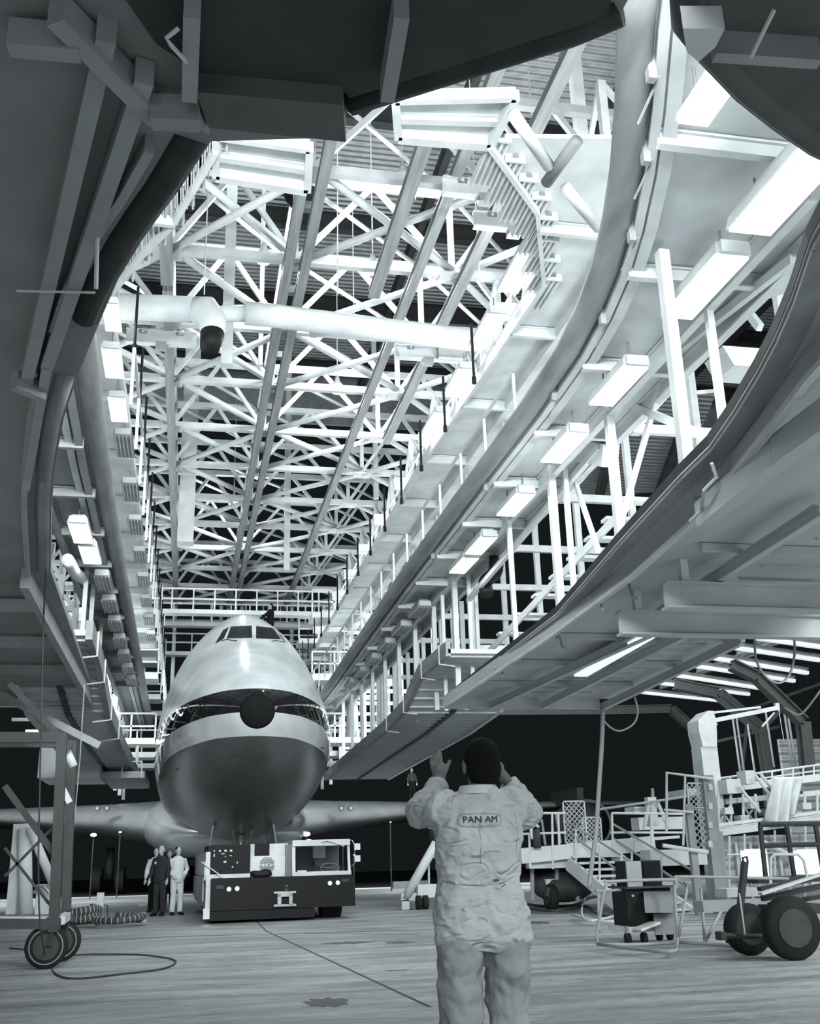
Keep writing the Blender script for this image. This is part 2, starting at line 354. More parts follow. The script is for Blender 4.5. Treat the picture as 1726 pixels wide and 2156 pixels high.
# --- upper right walkway (z 8.1)
UR = P2([(1315, -160), (1300, 30), (1296, 200), (1286, 340), (1268, 460), (1245, 560), (1212, 650), (1170, 735), (1090, 860), (1000, 985), (820, 1240), (690, 1437)], 8.1)
t = thing('upper_walkway', 'pale grey upper walkway on the right, curving with a long round bumper edge', 'walkway', (6, 20, 8.1))
outer = [Vector((7.3, 62, 8.1)), Vector((7.0, 24, 8.1)), Vector((6.95, 11.3, 8.1)), Vector((8.5, 9.5, 8.1)), Vector((9.5, 3, 8.1)), Vector((3.8, 3, 8.1))]
inner = [p+Vector((.12, 0, 0)) for p in UR]
part(MB().prism([(p.x, p.y) for p in inner]+[(5.9, 60)]+[(p.x, p.y) for p in outer], 8.1, 8.18), 'deck_plate', pale, t)
URb = UR+[Vector((5.75, 60, 8.1))]
part(MB().tube([p+Vector((.17, 0, 0)) for p in URb], .17, 14), 'bumper_tube', bumpgrey, t, True)
part(fly(MB(), [p+Vector((.42, 0, -.02)) for p in URb], .1, .22), 'edge_girder', pale, t)
part(fly(MB(), [p+Vector((.58, 0, -.1)) for p in URb], .14, .03), 'edge_flange', pale, t)
for x in (6.35, 6.9): part(MB().ibeam((x, 8.5, 7.95), (x+.2, 60, 7.95), .12, .26), 'long_girder', pale, t)
part(MB().ibeam((5.1, 4, 7.95), (7.2, 9.5, 7.95), .14, .28), 'long_girder', pale, t)
for y in (5.6, 8.0, 10.4, 12.9, 15.4, 17.9, 20.4, 22.9, 25.4, 28, 31, 34, 37, 40, 44, 48): 
    x0 = np.interp(y, [p.y for p in UR], [p.x for p in UR])+.45
    part(MB().ibeam((x0, y, 7.98), (7.0 if y > 10 else 9, y, 7.98), .1, .2), 'cross_beam', pale, t)
for px, py in ((1290, 300), (1293, 120), (1268, 470), (1215, 650), (1120, 815), (985, 1010), (880, 1158)):
    c = at(px, py, z=8.05); part(MB().box(c.x+.3, c.x+.38, c.y-.04, c.y+.04, 7.84, 8.1).tube([(c.x+.42, c.y, 7.9), (c.x+.42, c.y+.5, 7.78)], .015, 6), 'bumper_bracket', midgrey, t)
# --- upper left walkway (z 8.1)
UL = [Vector((.1, 6.6, 8.1)), Vector((-.55, 9, 8.1)), Vector((-1.15, 11, 8.1)), Vector((-1.43, 13, 8.1)), Vector((-1.55, 18, 8.1)), Vector((-1.63, 26.4, 8.1)), Vector((-1.75, 56, 8.1))]
t = thing('upper_walkway', 'grey upper walkway on the left running back beside the fuselage', 'walkway', (-2.4, 20, 8.1))
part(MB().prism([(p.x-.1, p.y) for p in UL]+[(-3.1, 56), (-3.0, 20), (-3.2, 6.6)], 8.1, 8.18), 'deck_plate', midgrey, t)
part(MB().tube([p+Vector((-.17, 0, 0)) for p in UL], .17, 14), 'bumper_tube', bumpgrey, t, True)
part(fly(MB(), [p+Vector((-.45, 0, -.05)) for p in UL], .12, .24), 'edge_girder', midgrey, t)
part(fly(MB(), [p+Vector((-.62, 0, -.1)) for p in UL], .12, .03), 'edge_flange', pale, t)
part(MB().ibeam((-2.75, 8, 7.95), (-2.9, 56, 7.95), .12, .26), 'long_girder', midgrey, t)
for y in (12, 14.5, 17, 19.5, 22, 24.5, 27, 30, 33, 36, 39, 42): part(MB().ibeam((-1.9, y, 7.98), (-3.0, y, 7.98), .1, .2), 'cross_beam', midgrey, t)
# --- top decks with nose plates (z 11.8)
def topdeck(label, pts, outx, sgn):
    t = thing('top_deck', label, 'walkway', (pts[0].x, 20, 11.8))
    a = [(p.x, p.y) for p in pts]; 
    part(MB().prism(a+[(outx, a[-1][1]), (outx, a[0][1]-.5 if sgn > 0 else a[0][1])], 11.8, 11.88), 'deck_plate', pale, t)
    part(fly(MB(), [p+Vector((0, 0, -.1)) for p in pts], .08, .25), 'edge_girder', pale, t)
    part(MB().beam((outx, a[0][1], 11.7), (outx, a[-1][1], 11.7), .3, .3), 'long_girder', pale, t)
    y = a[0][1]+2
    while y < a[-1][1]:
        x0 = np.interp(y, [q[1] for q in a], [q[0] for q in a])
        part(MB().ibeam((x0, y, 11.66), (outx, y, 11.66), .1, .24), 'cross_beam', pale, t); y += 3.72
TL = P2([(455, 300), (365, 455), (300, 520), (230, 610)], 11.8)+[Vector((-1.75, 24, 11.8)), Vector((-1.75, 58, 11.8))]
TR = P2([(1030, 290), (1130, 430), (1240, 590)], 11.8); TR[2].x = 6.35; TR += [Vector((6.1, 26, 11.8)), Vector((6.3, 58, 11.8))]
topdeck('pale top deck on the left, above the lit lamps, with ribbed planks on its edge', TL, -3.4, -1)
topdeck('pale top deck on the right, above the high lamp row, with ribbed edge planks', TR, 7.4, 1)
def plank(c, label, grp, ang=0):
    t = MB(); t.box(-.17, .17, -.6, .6, 0, .05)
    for i in range(4): t.box(-.16+i*.095, -.125+i*.095, -.6, .6, -.07, 0)
    t.box(-.17, .17, -.63, -.59, -.1, .05)
    o = t.build('sliding_plank', pale); o.location = c; o.rotation_euler.z = ang; tag(o, label, 'plank', grp)
    ch = MB().box(-.05, .05, -.66, -.63, -.03, .03).build('pull_handle', steel); ch.parent = o
for i in range(9):
    f = i/8; p = TL[0].lerp(TL[1], f*2) if f < .5 else TL[1].lerp(TL[3], (f-.5)*2)
    plank(p+Vector((.02, -.5, -.05)), 'ribbed sliding plank on the left top deck edge, %s down from the nose plate' % ORD[i], 'ribbed sliding planks on the left')
for i in range(8):
    f = i/7; p = TR[0].lerp(TR[1], f*2) if f < .5 else TR[1].lerp(TR[2], (f-.5)*2)
    plank(p+Vector((.15, .5, -.05)), 'ribbed sliding plank on the right top deck edge, %s down from the nose plate' % ORD[i], 'ribbed sliding planks on the right')
for i, (q, lab) in enumerate(((((455, 272), (652, 300), (647, 388), (455, 358)), 'pale boxed nose platform of the top dock, left of the gap'), (((832, 196), (1085, 190), (1030, 292), (838, 276)), 'pale boxed nose platform of the top dock, right of the gap'))):
    p = P2(q, 11.8); t = thing('nose_platform', lab, 'platform', p[0])
    part(MB().prism([(v.x, v.y) for v in p], 11.8, 11.86), 'platform_floor', pale, t)
    part(fly(MB(), [v+Vector((0, 0, -.08)) for v in (p[0], p[1])], .1, .2), 'front_beam', white, t)
    part(fly(MB(), [v+Vector((0, 0, -.08)) for v in (p[3], p[2])], .16, .2), 'rear_beam', white, t)
    part(fly(MB(), [v+Vector((0, 0, -.08)) for v in (p[1], p[2])], .12, .2), 'side_beam', white, t)
    part(fly(MB(), [v+Vector((0, 0, -.08)) for v in (p[0], p[3])], .12, .2), 'side_beam', white, t)
    m1, m2 = p[0].lerp(p[3], .55), p[1].lerp(p[2], .55)
    part(MB().ibeam(m1+Vector((0, 0, -.06)), m2+Vector((0, 0, -.06)), .12, .14), 'middle_beam', pale, t)
# round bumper segments beside the right planks
for i, (a, b) in enumerate((((1080, 240), (1155, 350)), ((1190, 395), (1260, 480)), ((1215, 295), (1150, 385)))):
    p, q = at(*a, z=10.2), at(*b, z=10.2)
    tag(MB().tube([p, q], .085, 12).build('tube_bumper', pale if i < 2 else bumpgrey, None, True), 'round tube bumper beside the ribbed planks at the upper right, %s' % ('nearest the nose platform', 'the lower pale one', 'the dark open-ended one')[i], 'bumper', 'tube bumpers at the upper right')
# --- lower left deck over the camera (z 4.8)
LL = P2([(1290, 20), (1190, 62), (980, 128), (730, 208), (722, 262), (445, 270), (412, 322), (380, 372), (340, 425), (300, 482), (250, 565), (212, 655), (165, 770), (136, 860), (118, 960), (110, 1050), (108, 1190)], 4.8)
t = thing('lower_deck', 'dark lower deck overhead on the left, wrapping round in front of the nose', 'walkway', (-2, 6, 4.8))
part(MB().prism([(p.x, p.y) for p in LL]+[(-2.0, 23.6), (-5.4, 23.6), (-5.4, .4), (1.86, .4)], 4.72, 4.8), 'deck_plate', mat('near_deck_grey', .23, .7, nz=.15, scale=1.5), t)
part(MB().prism([(p.x, p.y) for p in P2([(1292, -40), (1280, 30), (980, 128), (735, 203), (720, 180), (560, 170), (440, 160), (330, 90), (240, -40)], 4.7)], 4.69, 4.72), 'soffit_shade', mat('soffit_shade', .055, .7), t)  # added near-black plate, shade on the deck front put into its colour
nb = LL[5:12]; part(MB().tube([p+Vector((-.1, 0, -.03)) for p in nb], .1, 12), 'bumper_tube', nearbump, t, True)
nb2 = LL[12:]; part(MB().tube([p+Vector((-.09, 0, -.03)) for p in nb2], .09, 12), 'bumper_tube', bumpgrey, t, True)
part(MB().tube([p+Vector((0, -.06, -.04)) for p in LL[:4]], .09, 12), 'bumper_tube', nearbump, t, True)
gm = mat('near_girder_grey', .3, .65)
part(fly(MB(), [p+Vector((-.3, 0, -.12)) for p in LL[5:12]], .05, .14), 'edge_girder', gm, t)
part(fly(MB(), [p+Vector((-.26, 0, -.12)) for p in LL[12:]], .05, .14), 'edge_girder', gm, t)
def under(a, b, z, wd, ht=.14): return MB().beam(at(*a, z=z), at(*b, z=z), wd, ht)
for kb, (a, b, wd) in enumerate((((225, 62), (55, 800), .085), ((305, 150), (100, 760), .085), ((100, 760), (55, 1020), .07), ((118, 20), (330, 236), .085), ((20, 78), (170, 92), .085), ((405, 10), (400, 190), .07), ((845, 10), (815, 190), .065), ((30, 800), (92, 826), .07), ((320, 236), (420, 240), .09))):
    part(under(a, b, 4.655-.011*kb, wd), 'under_beam', gm, t)
part(MB().prism([(v.x, v.y) for v in P2([(412, 186), (722, 214), (728, 292), (440, 262)], 4.6)], 4.58, 4.74), 'box_girder', mat('near_box_grey', .12, .6), t)
part(MB().prism([(v.x, v.y) for v in P2([(300, 222), (415, 262), (440, 272), (420, 232), (330, 215)], 4.6)], 4.57, 4.64), 'gusset_plate', gm, t)
part(MB().tube([at(205, 492, z=4.6), at(202, 608, z=4.3)], .012, 8), 'conduit', pale, t); part(MB().tube([at(35, 612, z=4.55), at(200, 616, z=4.55)], .008, 6), 'conduit', pale, t)
part(MB().tube([at(375, 60, z=4.5), at(350, 80, z=4.45), at(360, 95, z=4.45), at(392, 130, z=4.5)], .01, 6), 'conduit', pale, t)
part(fly(MB(), [Vector((-2.02, 13, 4.6)), Vector((-2.05, 23.6, 4.6))], .1, .26), 'edge_girder', gm, t)
for y in (14.5, 17, 19.5, 23.5): part(MB().beam((-2, y, 4.6), (-5.3, y, 4.6), .1, .16), 'cross_beam', gm, t)
# --- lower front deck on the right (z 4.8)
LF = P2([(1422, -60), (1428, 55), (1470, 105), (1545, 185), (1620, 245), (1698, 300), (1760, 330)], 4.8)
t = thing('lower_deck', 'dark deck corner with tube bumper overhead at the top right', 'walkway', (3.4, 3, 4.8))
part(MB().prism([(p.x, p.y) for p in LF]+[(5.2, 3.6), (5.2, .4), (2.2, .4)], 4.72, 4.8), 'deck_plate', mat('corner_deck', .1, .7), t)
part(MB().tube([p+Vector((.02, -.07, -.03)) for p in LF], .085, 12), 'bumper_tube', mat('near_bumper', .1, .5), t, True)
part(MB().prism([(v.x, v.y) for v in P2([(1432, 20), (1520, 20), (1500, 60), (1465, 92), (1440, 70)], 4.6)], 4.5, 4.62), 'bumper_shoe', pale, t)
part(under((1500, 95), (1720, 110), 4.66, .06), 'under_beam', gm, t)
part(MB().tube([at(1630, 20, z=4.6), at(1580, 122, z=4.5)], .01, 6), 'conduit', pale, t)
# --- lower right deck
LR = P2([(1790, 330), (1735, 420), (1700, 490), (1665, 600), (1628, 690), (1590, 765), (1540, 850), (1490, 925), (1430, 985), (1300, 1130), (1170, 1283), (1050, 1378), (940, 1465)], 4.8)
t = thing('lower_deck', 'long grey lower deck on the right with a thin dark lip', 'walkway', (7, 14, 4.8))
part(MB().prism([(p.x, p.y) for p in LR]+[(9.85, 23.5), (9.3, 13), (10.2, 4.5)], 4.72, 4.8), 'deck_plate', deckgrey, t)
part(fly(MB(), [p+Vector((.02, 0, -.01)) for p in LR], .045, .1), 'rubber_lip', nearbump, t)
LRs = [p+Vector((.1, -.02, -.1)) for p in LR]
part(fly(MB(), LRs, .18, .05), 'edge_plate', bumpgrey, t)
FL = P2([(1790, 700), (1700, 800), (1600, 930), (1480, 1080), (1330, 1215), (1160, 1340), (935, 1490)], 4.5)
part(fly(MB(), FL, .07, .05), 'bottom_flange', pale, t)
part(fly(MB(), [p+Vector((0, 0, .13)) for p in FL], .02, .26), 'edge_web', deckgrey, t)
part(fly(MB(), [p+Vector((.14, 0, .16)) for p in FL], .05, .04), 'upper_flange', pale, t)
G2 = P2([(1790, 840), (1640, 950), (1480, 1085)], 4.4); part(fly(MB(), G2, .16, .25), 'deep_girder', deckgrey, t)
for a, b in (((1330, 1330), (1726, 1075)), ((1030, 1487), (1370, 1330)), ((1265, 1490), (1560, 1348)), ((1140, 1487), (1500, 1305))):
    part(MB().ibeam(at(*a, z=4.52), at(*b, z=4.52), .1, .16, .02), 'long_girder', deckgrey, t)
for y in (11, 16.2, 18.6, 21): part(MB().beam((5.9, y, 4.66), (9.3, y, 4.66), .06, .1), 'cross_beam', deckgrey, t)
for y in [10+.62*i for i in range(21)]: part(MB().beam((7.2, y, 4.7), (8.9, y, 4.7), .02, .04), 'floor_rib', deckgrey, t)
part(MB().beam((5.72, 23.5, 4.6), (9.5, 23.5, 4.6), .12, .24), 'end_beam', pale, t)
for (px, py) in ((1160, 1340), (1300, 1230), (1460, 1050), (1040, 1405), (1240, 1260)):
    c = at(px, py, z=4.6); part(MB().tube([c, c+Vector((.1, -.12, -.02)), c+Vector((.12, -.16, -.2)), c+Vector((.2, -.12, -.22))], .018, 6), 'cable_bracket', midgrey, t)
part(MB().tube([at(1498, 975, z=4.6), at(1508, 1005, z=4.5), at(1482, 1032, z=4.45), at(1476, 1075, z=4.4), at(1453, 1097, z=4.38)], .018, 8), 'drain_pipe', pale, t)
for i, (a, b) in enumerate((((1397, 1254), (1790, 1273)), ((1302, 1312), (1790, 1322)))):
    tt = thing('support_beam', 'grey I-beam under the right lower deck, %s' % ('the upper one' if i == 0 else 'the lower one'), 'beam', at(*a, z=4.25), 'support beams under the right deck')
    p, q = at(*a, z=4.25), at(*b, z=4.25); q.y = p.y+(q.x-p.x)*.01
    part(MB().ibeam(p, q, .2, .34, .03), 'beam', deckgrey, tt)
    part(MB().box(p.x+.25, p.x+.35, p.y-.05, p.y+.05, 4.42, 4.75), 'hanger', pale, tt)
# glowing strip standing in for the bright slot between deck panels
p, q = at(1222, 1422, z=4.5), at(1362, 1340, z=4.5)
tt = thing('light_strip', 'glowing strip standing in for a bright slot in the right lower deck underside', 'lamp', (p+q)/2)
part(MB().beam(p, q, .26, .05), 'lamp_lens', mat('slot_glow', .8, .5, emit=.75), tt); part(MB().beam(p+Vector((0, 0, .04)), q+Vector((0, 0, .04)), .36, .05), 'lamp_housing', pale, tt)
g = MB(); a, b = at(1500, 1345, z=4.5), at(1726, 1290, z=4.5)
for i in range(24): g.beam((9.3+i*.13, 12.6, 4.5), (9.3+i*.13, 15.2, 4.5), .03, .03)
for i in range(14): g.beam((9.3, 12.6+i*.2, 4.5), (12.4, 12.6+i*.2, 4.5), .03, .03)
tag(g.build('floor_grating', midgrey), 'dark open grating beside the right I-beams', 'grating')
# --- posts and rails between the right decks
st_ = thing('side_truss', 'white post and diagonal truss between the upper right walkway and the lower deck', 'truss', at(1280, 858, z=6))
for i, (px, py) in enumerate(((1393, 530), (1488, 630), (1280, 858), (1158, 980), (1188, 985), (1070, 1080), (1078, 1200), (955, 1212), (1000, 1230), (930, 1240), (985, 1210))):
    c = at(px, py, z=8.0); r_ = .065 if i in (0, 2, 3, 7) else .045
    part(MB().box(c.x-r_, c.x+r_, c.y-r_, c.y+r_, 4.8, 8.0), 'support_post', white, st_)
n_ = 0
for i, y in enumerate((27.5, 30, 32.5, 35, 37.5, 40, 42.5, 45)):
    for k, x in enumerate((6.5, 7.3)):
        tag(MB().box(x-.06, x+.06, y-.06, y+.06, 5.0, 8.0).build('walkway_post', white), 'white post under the right walkway beyond the box lamps, %s pair back, %s' % (ORD[i], ('inner', 'outer')[k]), 'post', 'far posts under the right walkway')
for nm, a, b, x, r_ in (('long_rail', (1670, 545), (1262, 868), 6.75, .09), ('long_rail', (1262, 940), (985, 1265), 6.75, .09), ('diagonal_brace', (1300, 840), (1500, 925), 6.9, .09), ('diagonal_brace', (1410, 740), (1290, 1160), 6.9, .07),
    ('diagonal_brace', (1200, 985), (1260, 1160), 6.9, .07), ('diagonal_brace', (1530, 600), (1600, 690), 7.2, .08), ('joint_plate', (1208, 945), (1285, 960), 6.9, .3), ('cross_beam', (1345, 510), (1690, 540), 7.2, .14)):
    part(MB().beam(at(*a, x=x), at(*b, x=x), r_, r_*1.3), nm, white, st_)
# canopy trough at right and low lit treads
c = at(1560, 770, x=8.2); tag(MB().loft([[c+Vector((x, y, z)) for x, y in ((-a, -.3), (a, -.3), (a, .3), (-a, .3))] for a, z in ((.3, -.16), (.45, .16))]).build('light_trough', pale), 'pale tapered trough fixed beyond the right lower deck lip', 'trough')
sw_ = thing('ladder_stair', 'white open stair of short treads glimpsed behind the right deck lip', 'stairs', at(1150, 1255, x=7.6))
for i in range(11):
    px, py = 1345-i*38, 1055+i*40; p = at(px-15, py, x=7.6); part(MB().box(p.x-.2, p.x+1.5, p.y-.14, p.y+.14, p.z-.03, p.z+.03), 'tread', white, sw_)
p, q = at(1330, 1055, x=7.4), at(950, 1455, x=7.4); part(MB().beam(p, q, .05, .16), 'stringer', white, sw_)
# --- side lattices carrying the decks (left, right), towards the tail
def lattice(side):
    s = 1 if side == 'right' else -1; xi = 7.5 if s > 0 else -3.3; xo = xi+s*3.2
    ys = [15.8+3.72*k for k in range(13)]
    for k, y in enumerate(ys):
        far = y > 25
        t = thing('dock_trestle', 'white %s side dock trestle, %s counted from the camera' % (side, ORD[k]), 'frame', (xi, y, 8), 'white %s dock frames' % side)
        zb = 8.2 if not far else 5.1 if s > 0 else 4.7
        part(MB().beam((xi, y, zb), (xi, y, ZB), .16, .16), 'inner_post', white, t)
        part(MB().beam((xo, y, 8.2 if s < 0 or not far else 6.6), (xo, y, ZB), .16, .16), 'outer_post', white, t)
        for z in (8.3, 11.7, 13.8): part(MB().beam((xi, y, z), (xo, y, z), .12, .16), 'cross_tie', white, t)
        part(MB().beam((xi, y, 8.3), (xo, y, 11.7), .1, .1), 'diagonal_brace', white, t)
        part(MB().beam((xo, y, 11.7), (xi, y, ZB), .1, .1), 'diagonal_brace', white, t)
        part(MB().ibeam((xi-s*1.4, y, 12.6), (xi, y, 12.6), .16, .36), 'bracket_beam', pale, t)
        if far: part(MB().beam((xi, y, 6.6), (xo, y, 6.6), .1, .12), 'cross_tie', white, t)
    for k in range(12):
        y0, y1 = ys[k], ys[k+1]
        t = thing('side_bracing', 'white lengthwise rails and cross bracing of the %s dock, %s bay from the camera' % (side, ORD[k]), 'bracing', (xi, y0, 10), 'white %s side bracing' % side)
        for z in (9.3, 11.7, 13.8): part(MB().beam((xi, y0, z), (xi, y1, z), .09, .12), 'side_rail', white, t)
        part(MB().beam((xi, y0, 8.3), (xi, y1, 11.7), .08, .08), 'brace', white, t); part(MB().beam((xi, y1, 8.3), (xi, y0, 11.7), .08, .08), 'brace', white, t)
        part(MB().beam((xi, y0, 11.7), (xi, y1, ZB), .1, .1), 'brace', white, t); part(MB().beam((xi, y1, 11.7), (xi, y0, ZB), .1, .1), 'brace', white, t)
        part(MB().beam((xo, y0, 11.7), (xo, y1, 15.7), .1, .1), 'brace', white, t)
        for j in range(3):
            yy = y0+(y1-y0)*j/3; part(MB().beam((xi-s*.9, yy, 11.9), (xi-s*.9, yy, 13), .05, .05), 'rail_stanchion', white, t)
        for z in (12.45, 13): part(MB().beam((xi-s*.9, y0, z), (xi-s*.9, y1, z), .05, .05), 'handrail', white, t)
        part(MB().beam((xi-s*2.2, y0, 9.2), (xi-s*2.2, y1, 9.2), .05, .05), 'handrail', white, t)
        part(MB().beam((xi-s*2.2, y0, 8.2), (xi-s*2.2, y0, 9.2), .05, .05), 'rail_stanchion', white, t)
        part(MB().beam((xi-s*2.2, y0+1.9, 8.2), (xi-s*2.2, y0+1.9, 9.2), .05, .05), 'rail_stanchion', white, t)
lattice('right'); lattice('left')
# far crew platforms flanking the rear fuselage, seen above the plane
n = 0
for side, x0, x1 in (('left', -5.5, -1.4), ('right', 5.4, 9.5)):
    for y in (48, 54, 60):
        for z in (6.5, 9.3, 12.2):
            t = thing('rear_platform', 'white railed platform %s of the rear fuselage, %s level, %s back' % (side, {6.5: 'lowest', 9.3: 'middle', 12.2: 'highest'}[z], {48: 'first', 54: 'second', 60: 'third'}[y]), 'platform', ((x0+x1)/2, y, z), 'railed platforms beside the rear fuselage')
            part(MB().box(x0, x1, y-.8, y+.8, z-.25, z), 'platform_floor', white, t)
            for h in (.5, 1.05): part(MB().beam((x0, y-.8, z+h), (x1, y-.8, z+h), .07, .07), 'handrail', white, t)
            for j in range(5): part(MB().beam((x0+(x1-x0)*j/4, y-.8, z), (x0+(x1-x0)*j/4, y-.8, z+1.05), .07, .07), 'rail_stanchion', white, t)
# rear cross galleries high above the fuselage
for i, (y, z) in enumerate(((50, 12.8), (56, 13.5), (59, 12.5), (60.3, 14.6))):
    t = thing('cross_gallery', 'white gallery crossing high above the rear fuselage, %s counted from the camera' % ORD[i], 'gallery', (2, y, z), 'white cross galleries')
    part(MB().box(-5, 9, y-.3, y+.3, z-.2, z), 'gallery_floor', white, t)
    for h in (.5, 1.0): part(MB().beam((-5, y-.3, z+h), (9, y-.3, z+h), .08, .08), 'handrail', white, t)
    for j in range(15): part(MB().beam((-5+j, y-.3, z), (-5+j, y-.3, z+1), .07, .07), 'rail_stanchion', white, t)
for i, x in enumerate((-1.0, 1.6, 2.8, 5.7)):
    tag(MB().beam((x, 60.4, 9), (x, 60.4, 15.5), .2, .2).build('end_post', white), 'white post at the far end of the trusses, %s from the left' % ORD[i], 'post', 'white posts at the far end')
# hanging black rods
for i in range(14):
    for side, x in (('left', -1.25), ('right', 5.35)):
        y = 18+i*2.5+(.4 if x > 0 else 0); 
        t = thing('hanging_rod', 'thin black rod hanging at the %s top deck edge, %s counted from the camera' % (side, ORD[i]), 'rod', (x, y, 11.6), 'black rods hanging on the %s' % side)
        part(MB().tube([(x, y, 11.6), (x, y, 10.4)], .03, 6), 'rod', black, t); part(MB().tube([(x, y, 10.4), (x, y, 10.25)], .05, 6), 'hook', black, t)
# air duct across the trusses
t = thing('air_duct', 'fat round air duct crossing above the dock with an elbow and black mouth', 'duct', (2, 23.8, 14.5))
part(MB().tube([(-4, 24.2, 14.5), (-.2, 23.9, 14.5)], .33, 18), 'duct_pipe', pale, t, True)
part(MB().tube([(1, 23.9, 14.5), (1.6, 23.9, 14.5), (2.6, 24.1, 14.55), (7.8, 24.3, 14.4)], .3, 18), 'duct_pipe', pale, t, True)
part(MB().tube([(-.25, 23.9, 14.5), (.0, 23.8, 14.42), (.2, 23.7, 14.1), (.2, 23.6, 13.7)], [.33, .4, .36, .3], 18), 'duct_elbow', pale, t, True)
part(MB().tube([(.2, 23.75, 14.2), (.5, 23.8, 14.4), (1, 23.9, 14.5)], .22, 14), 'duct_elbow', pale, t, True)
part(MB().tube([(.2, 23.6, 13.7), (.15, 23.4, 13.2)], [.3, .24], 18), 'duct_mouth', black, t, True)
t = thing('air_duct', 'second round duct running right of the central rails behind the first', 'duct', (4, 25.4, 14.8))
part(MB().tube([(2.8, 25.2, 14.9), (3.3, 25.2, 15.0), (5.2, 25.3, 15.0)], .24, 16), 'duct_pipe', pale, t, True)
tag(MB().ell((2.35, 23.5, 17.9), (.45, .3, .45)).build('roof_exhaust', blackmatte, None, True), 'black round exhaust mouth high in the trusses left of the central rails', 'exhaust')
# masts hanging from the roof
for i, (px, y0, y1, Y, wd) in enumerate(((483, 395, 770, 26, .3), (552, 390, 770, 30, .14), (398, 770, 1145, 40, .62), (605, 900, 1200, 44, .25), (790, 850, 1050, 40, .2), (1245, 400, 640, 22, .3))):
    a, b = at(px, y0, y=Y), at(px, y1, y=Y); x = (a.x+b.x)/2
    tag(MB().box(x-wd/2, x+wd/2, Y-wd/2, Y+wd/2, b.z, 24.0).build('hanging_mast', white), 'white mast hanging from the roof, %s' % ('left of the rails near the top', 'thin one just right of the first mast', 'widest one, right of the left crane rail', 'further back left of the central rails', 'behind the long right rail', 'by the tube bumpers at the upper right')[i], 'mast', 'white hanging masts')
# ropes
for i, (px, a, b) in enumerate(((875, 300, 420), (711, 500, 620), (430, 520, 620), (1010, 560, 600))):
    p, q = at(px, a, y=22), at(px, b, y=22); p.z = 24.0; tag(MB().tube([p, q], .015, 5).build('hanging_rope', pale), 'thin pale rope hanging in the trusses, %s' % ('by the highest lamp', 'right of the central rails', 'at the left masts', 'by the high lamp row')[i], 'rope', 'ropes in the trusses')
# --- drop sections (stepped walkways) beyond the lower decks
def stepped(side):
    s = 1 if side == 'right' else -1
    if s > 0: prof = [(23.4, 5.75), (26.4, 5.75), (28.6, 5.15), (32, 4.95), (46, 4.6)]; xi, xo = 5.85, 8.6
    else: prof = [(18.6, 5.05), (21, 4.95), (24, 4.45), (30, 4.3), (40, 4.3)]; xi, xo = -1.75, -3.4
    t = thing('stepped_walkway', 'grey stepped walkway dropping beside the %s of the nose' % ('right' if s > 0 else 'left'), 'walkway', (xi, prof[0][0], prof[0][1]))
    for (y0, z0), (y1, z1) in zip(prof, prof[1:]):
        b = MB().add([(xi, y0, z0), (xo, y0, z0), (xo, y1, z1), (xi, y1, z1), (xi, y0, z0+.1), (xo, y0, z0+.1), (xo, y1, z1+.1), (xi, y1, z1+.1)], [(0, 1, 2, 3), (7, 6, 5, 4), (0, 4, 5, 1), (1, 5, 6, 2), (2, 6, 7, 3), (3, 7, 4, 0)])
        n = int((y1-y0)/.45)
        for j in range(n):
            f = (j+.5)/n; yy = y0+(y1-y0)*f; zz = z0+(z1-z0)*f; b.box(min(xi, xo), max(xi, xo), yy-.03, yy+.03, zz-.05, zz)
        part(b, 'deck_panel', deckgrey, t)
    for x, mm in ((xi, bumpgrey), ((xi+xo)/2, dark), (xo, pale)):
        part(fly(MB(), [Vector((x, y, z+(.1 if x == xi else 0))) for y, z in prof], .12, .34 if x == xi else .14), 'edge_bumper', mm, t)
    for y in ((24, 26, 28.4, 31) if s > 0 else (19.5, 21.5, 24, 27)):
        z = np.interp(y, [p[0] for p in prof], [p[1] for p in prof]); part(MB().tube([(xi-s*.08, y, z+.3), (xi-s*.08, y, z-.15), (xi+s*.3, y, z-.2)], .02, 6), 'bracket', pale, t)
stepped('right'); stepped('left')
t = thing('access_platform', 'small pale platform low on the left of the fuselage, above the wing', 'platform', (-2.2, 36, 3.9))
part(MB().box(-4.4, -2.6, 34, 37, 3.85, 4.75), 'platform_box', pale, t); part(MB().box(-2.6, -1.3, 35, 40, 3.9, 4.1), 'platform_floor', midgrey, t)
part(MB().tube([(-2.6, 35, 4.4), (-1.4, 35, 4.4)], .025, 6).tube([(-1.4, 35, 4.4), (-1.4, 35, 3.9)], .025, 6).tube([(-2.0, 35, 4.4), (-2.0, 35, 3.9)], .025, 6), 'handrail', pale, t)
for i, (px, py0, py1, X) in enumerate(((172, 1160, 1400, -2.5), (185, 1200, 1400, -2.5), (215, 1290, 1480, -2.6), (290, 1570, 1660, -1.9), (305, 1400, 1600, -2.6), (250, 1400, 1560, -2.9))):
    p, q = at(px+14 if i < 2 else px, py0, x=X), at(px, py1, x=X); tag(MB().beam((X, p.y, p.z), (X, p.y, q.z), .1, .1).build('support_post', white), 'white post on the left dock, %s' % ('brightest, under the lit lamps', 'behind the brightest one', 'right of the two bright ones', 'hanging beside the fuselage', 'between the walkways', 'behind the stepped walkway')[i], 'post', 'white posts on the left dock')
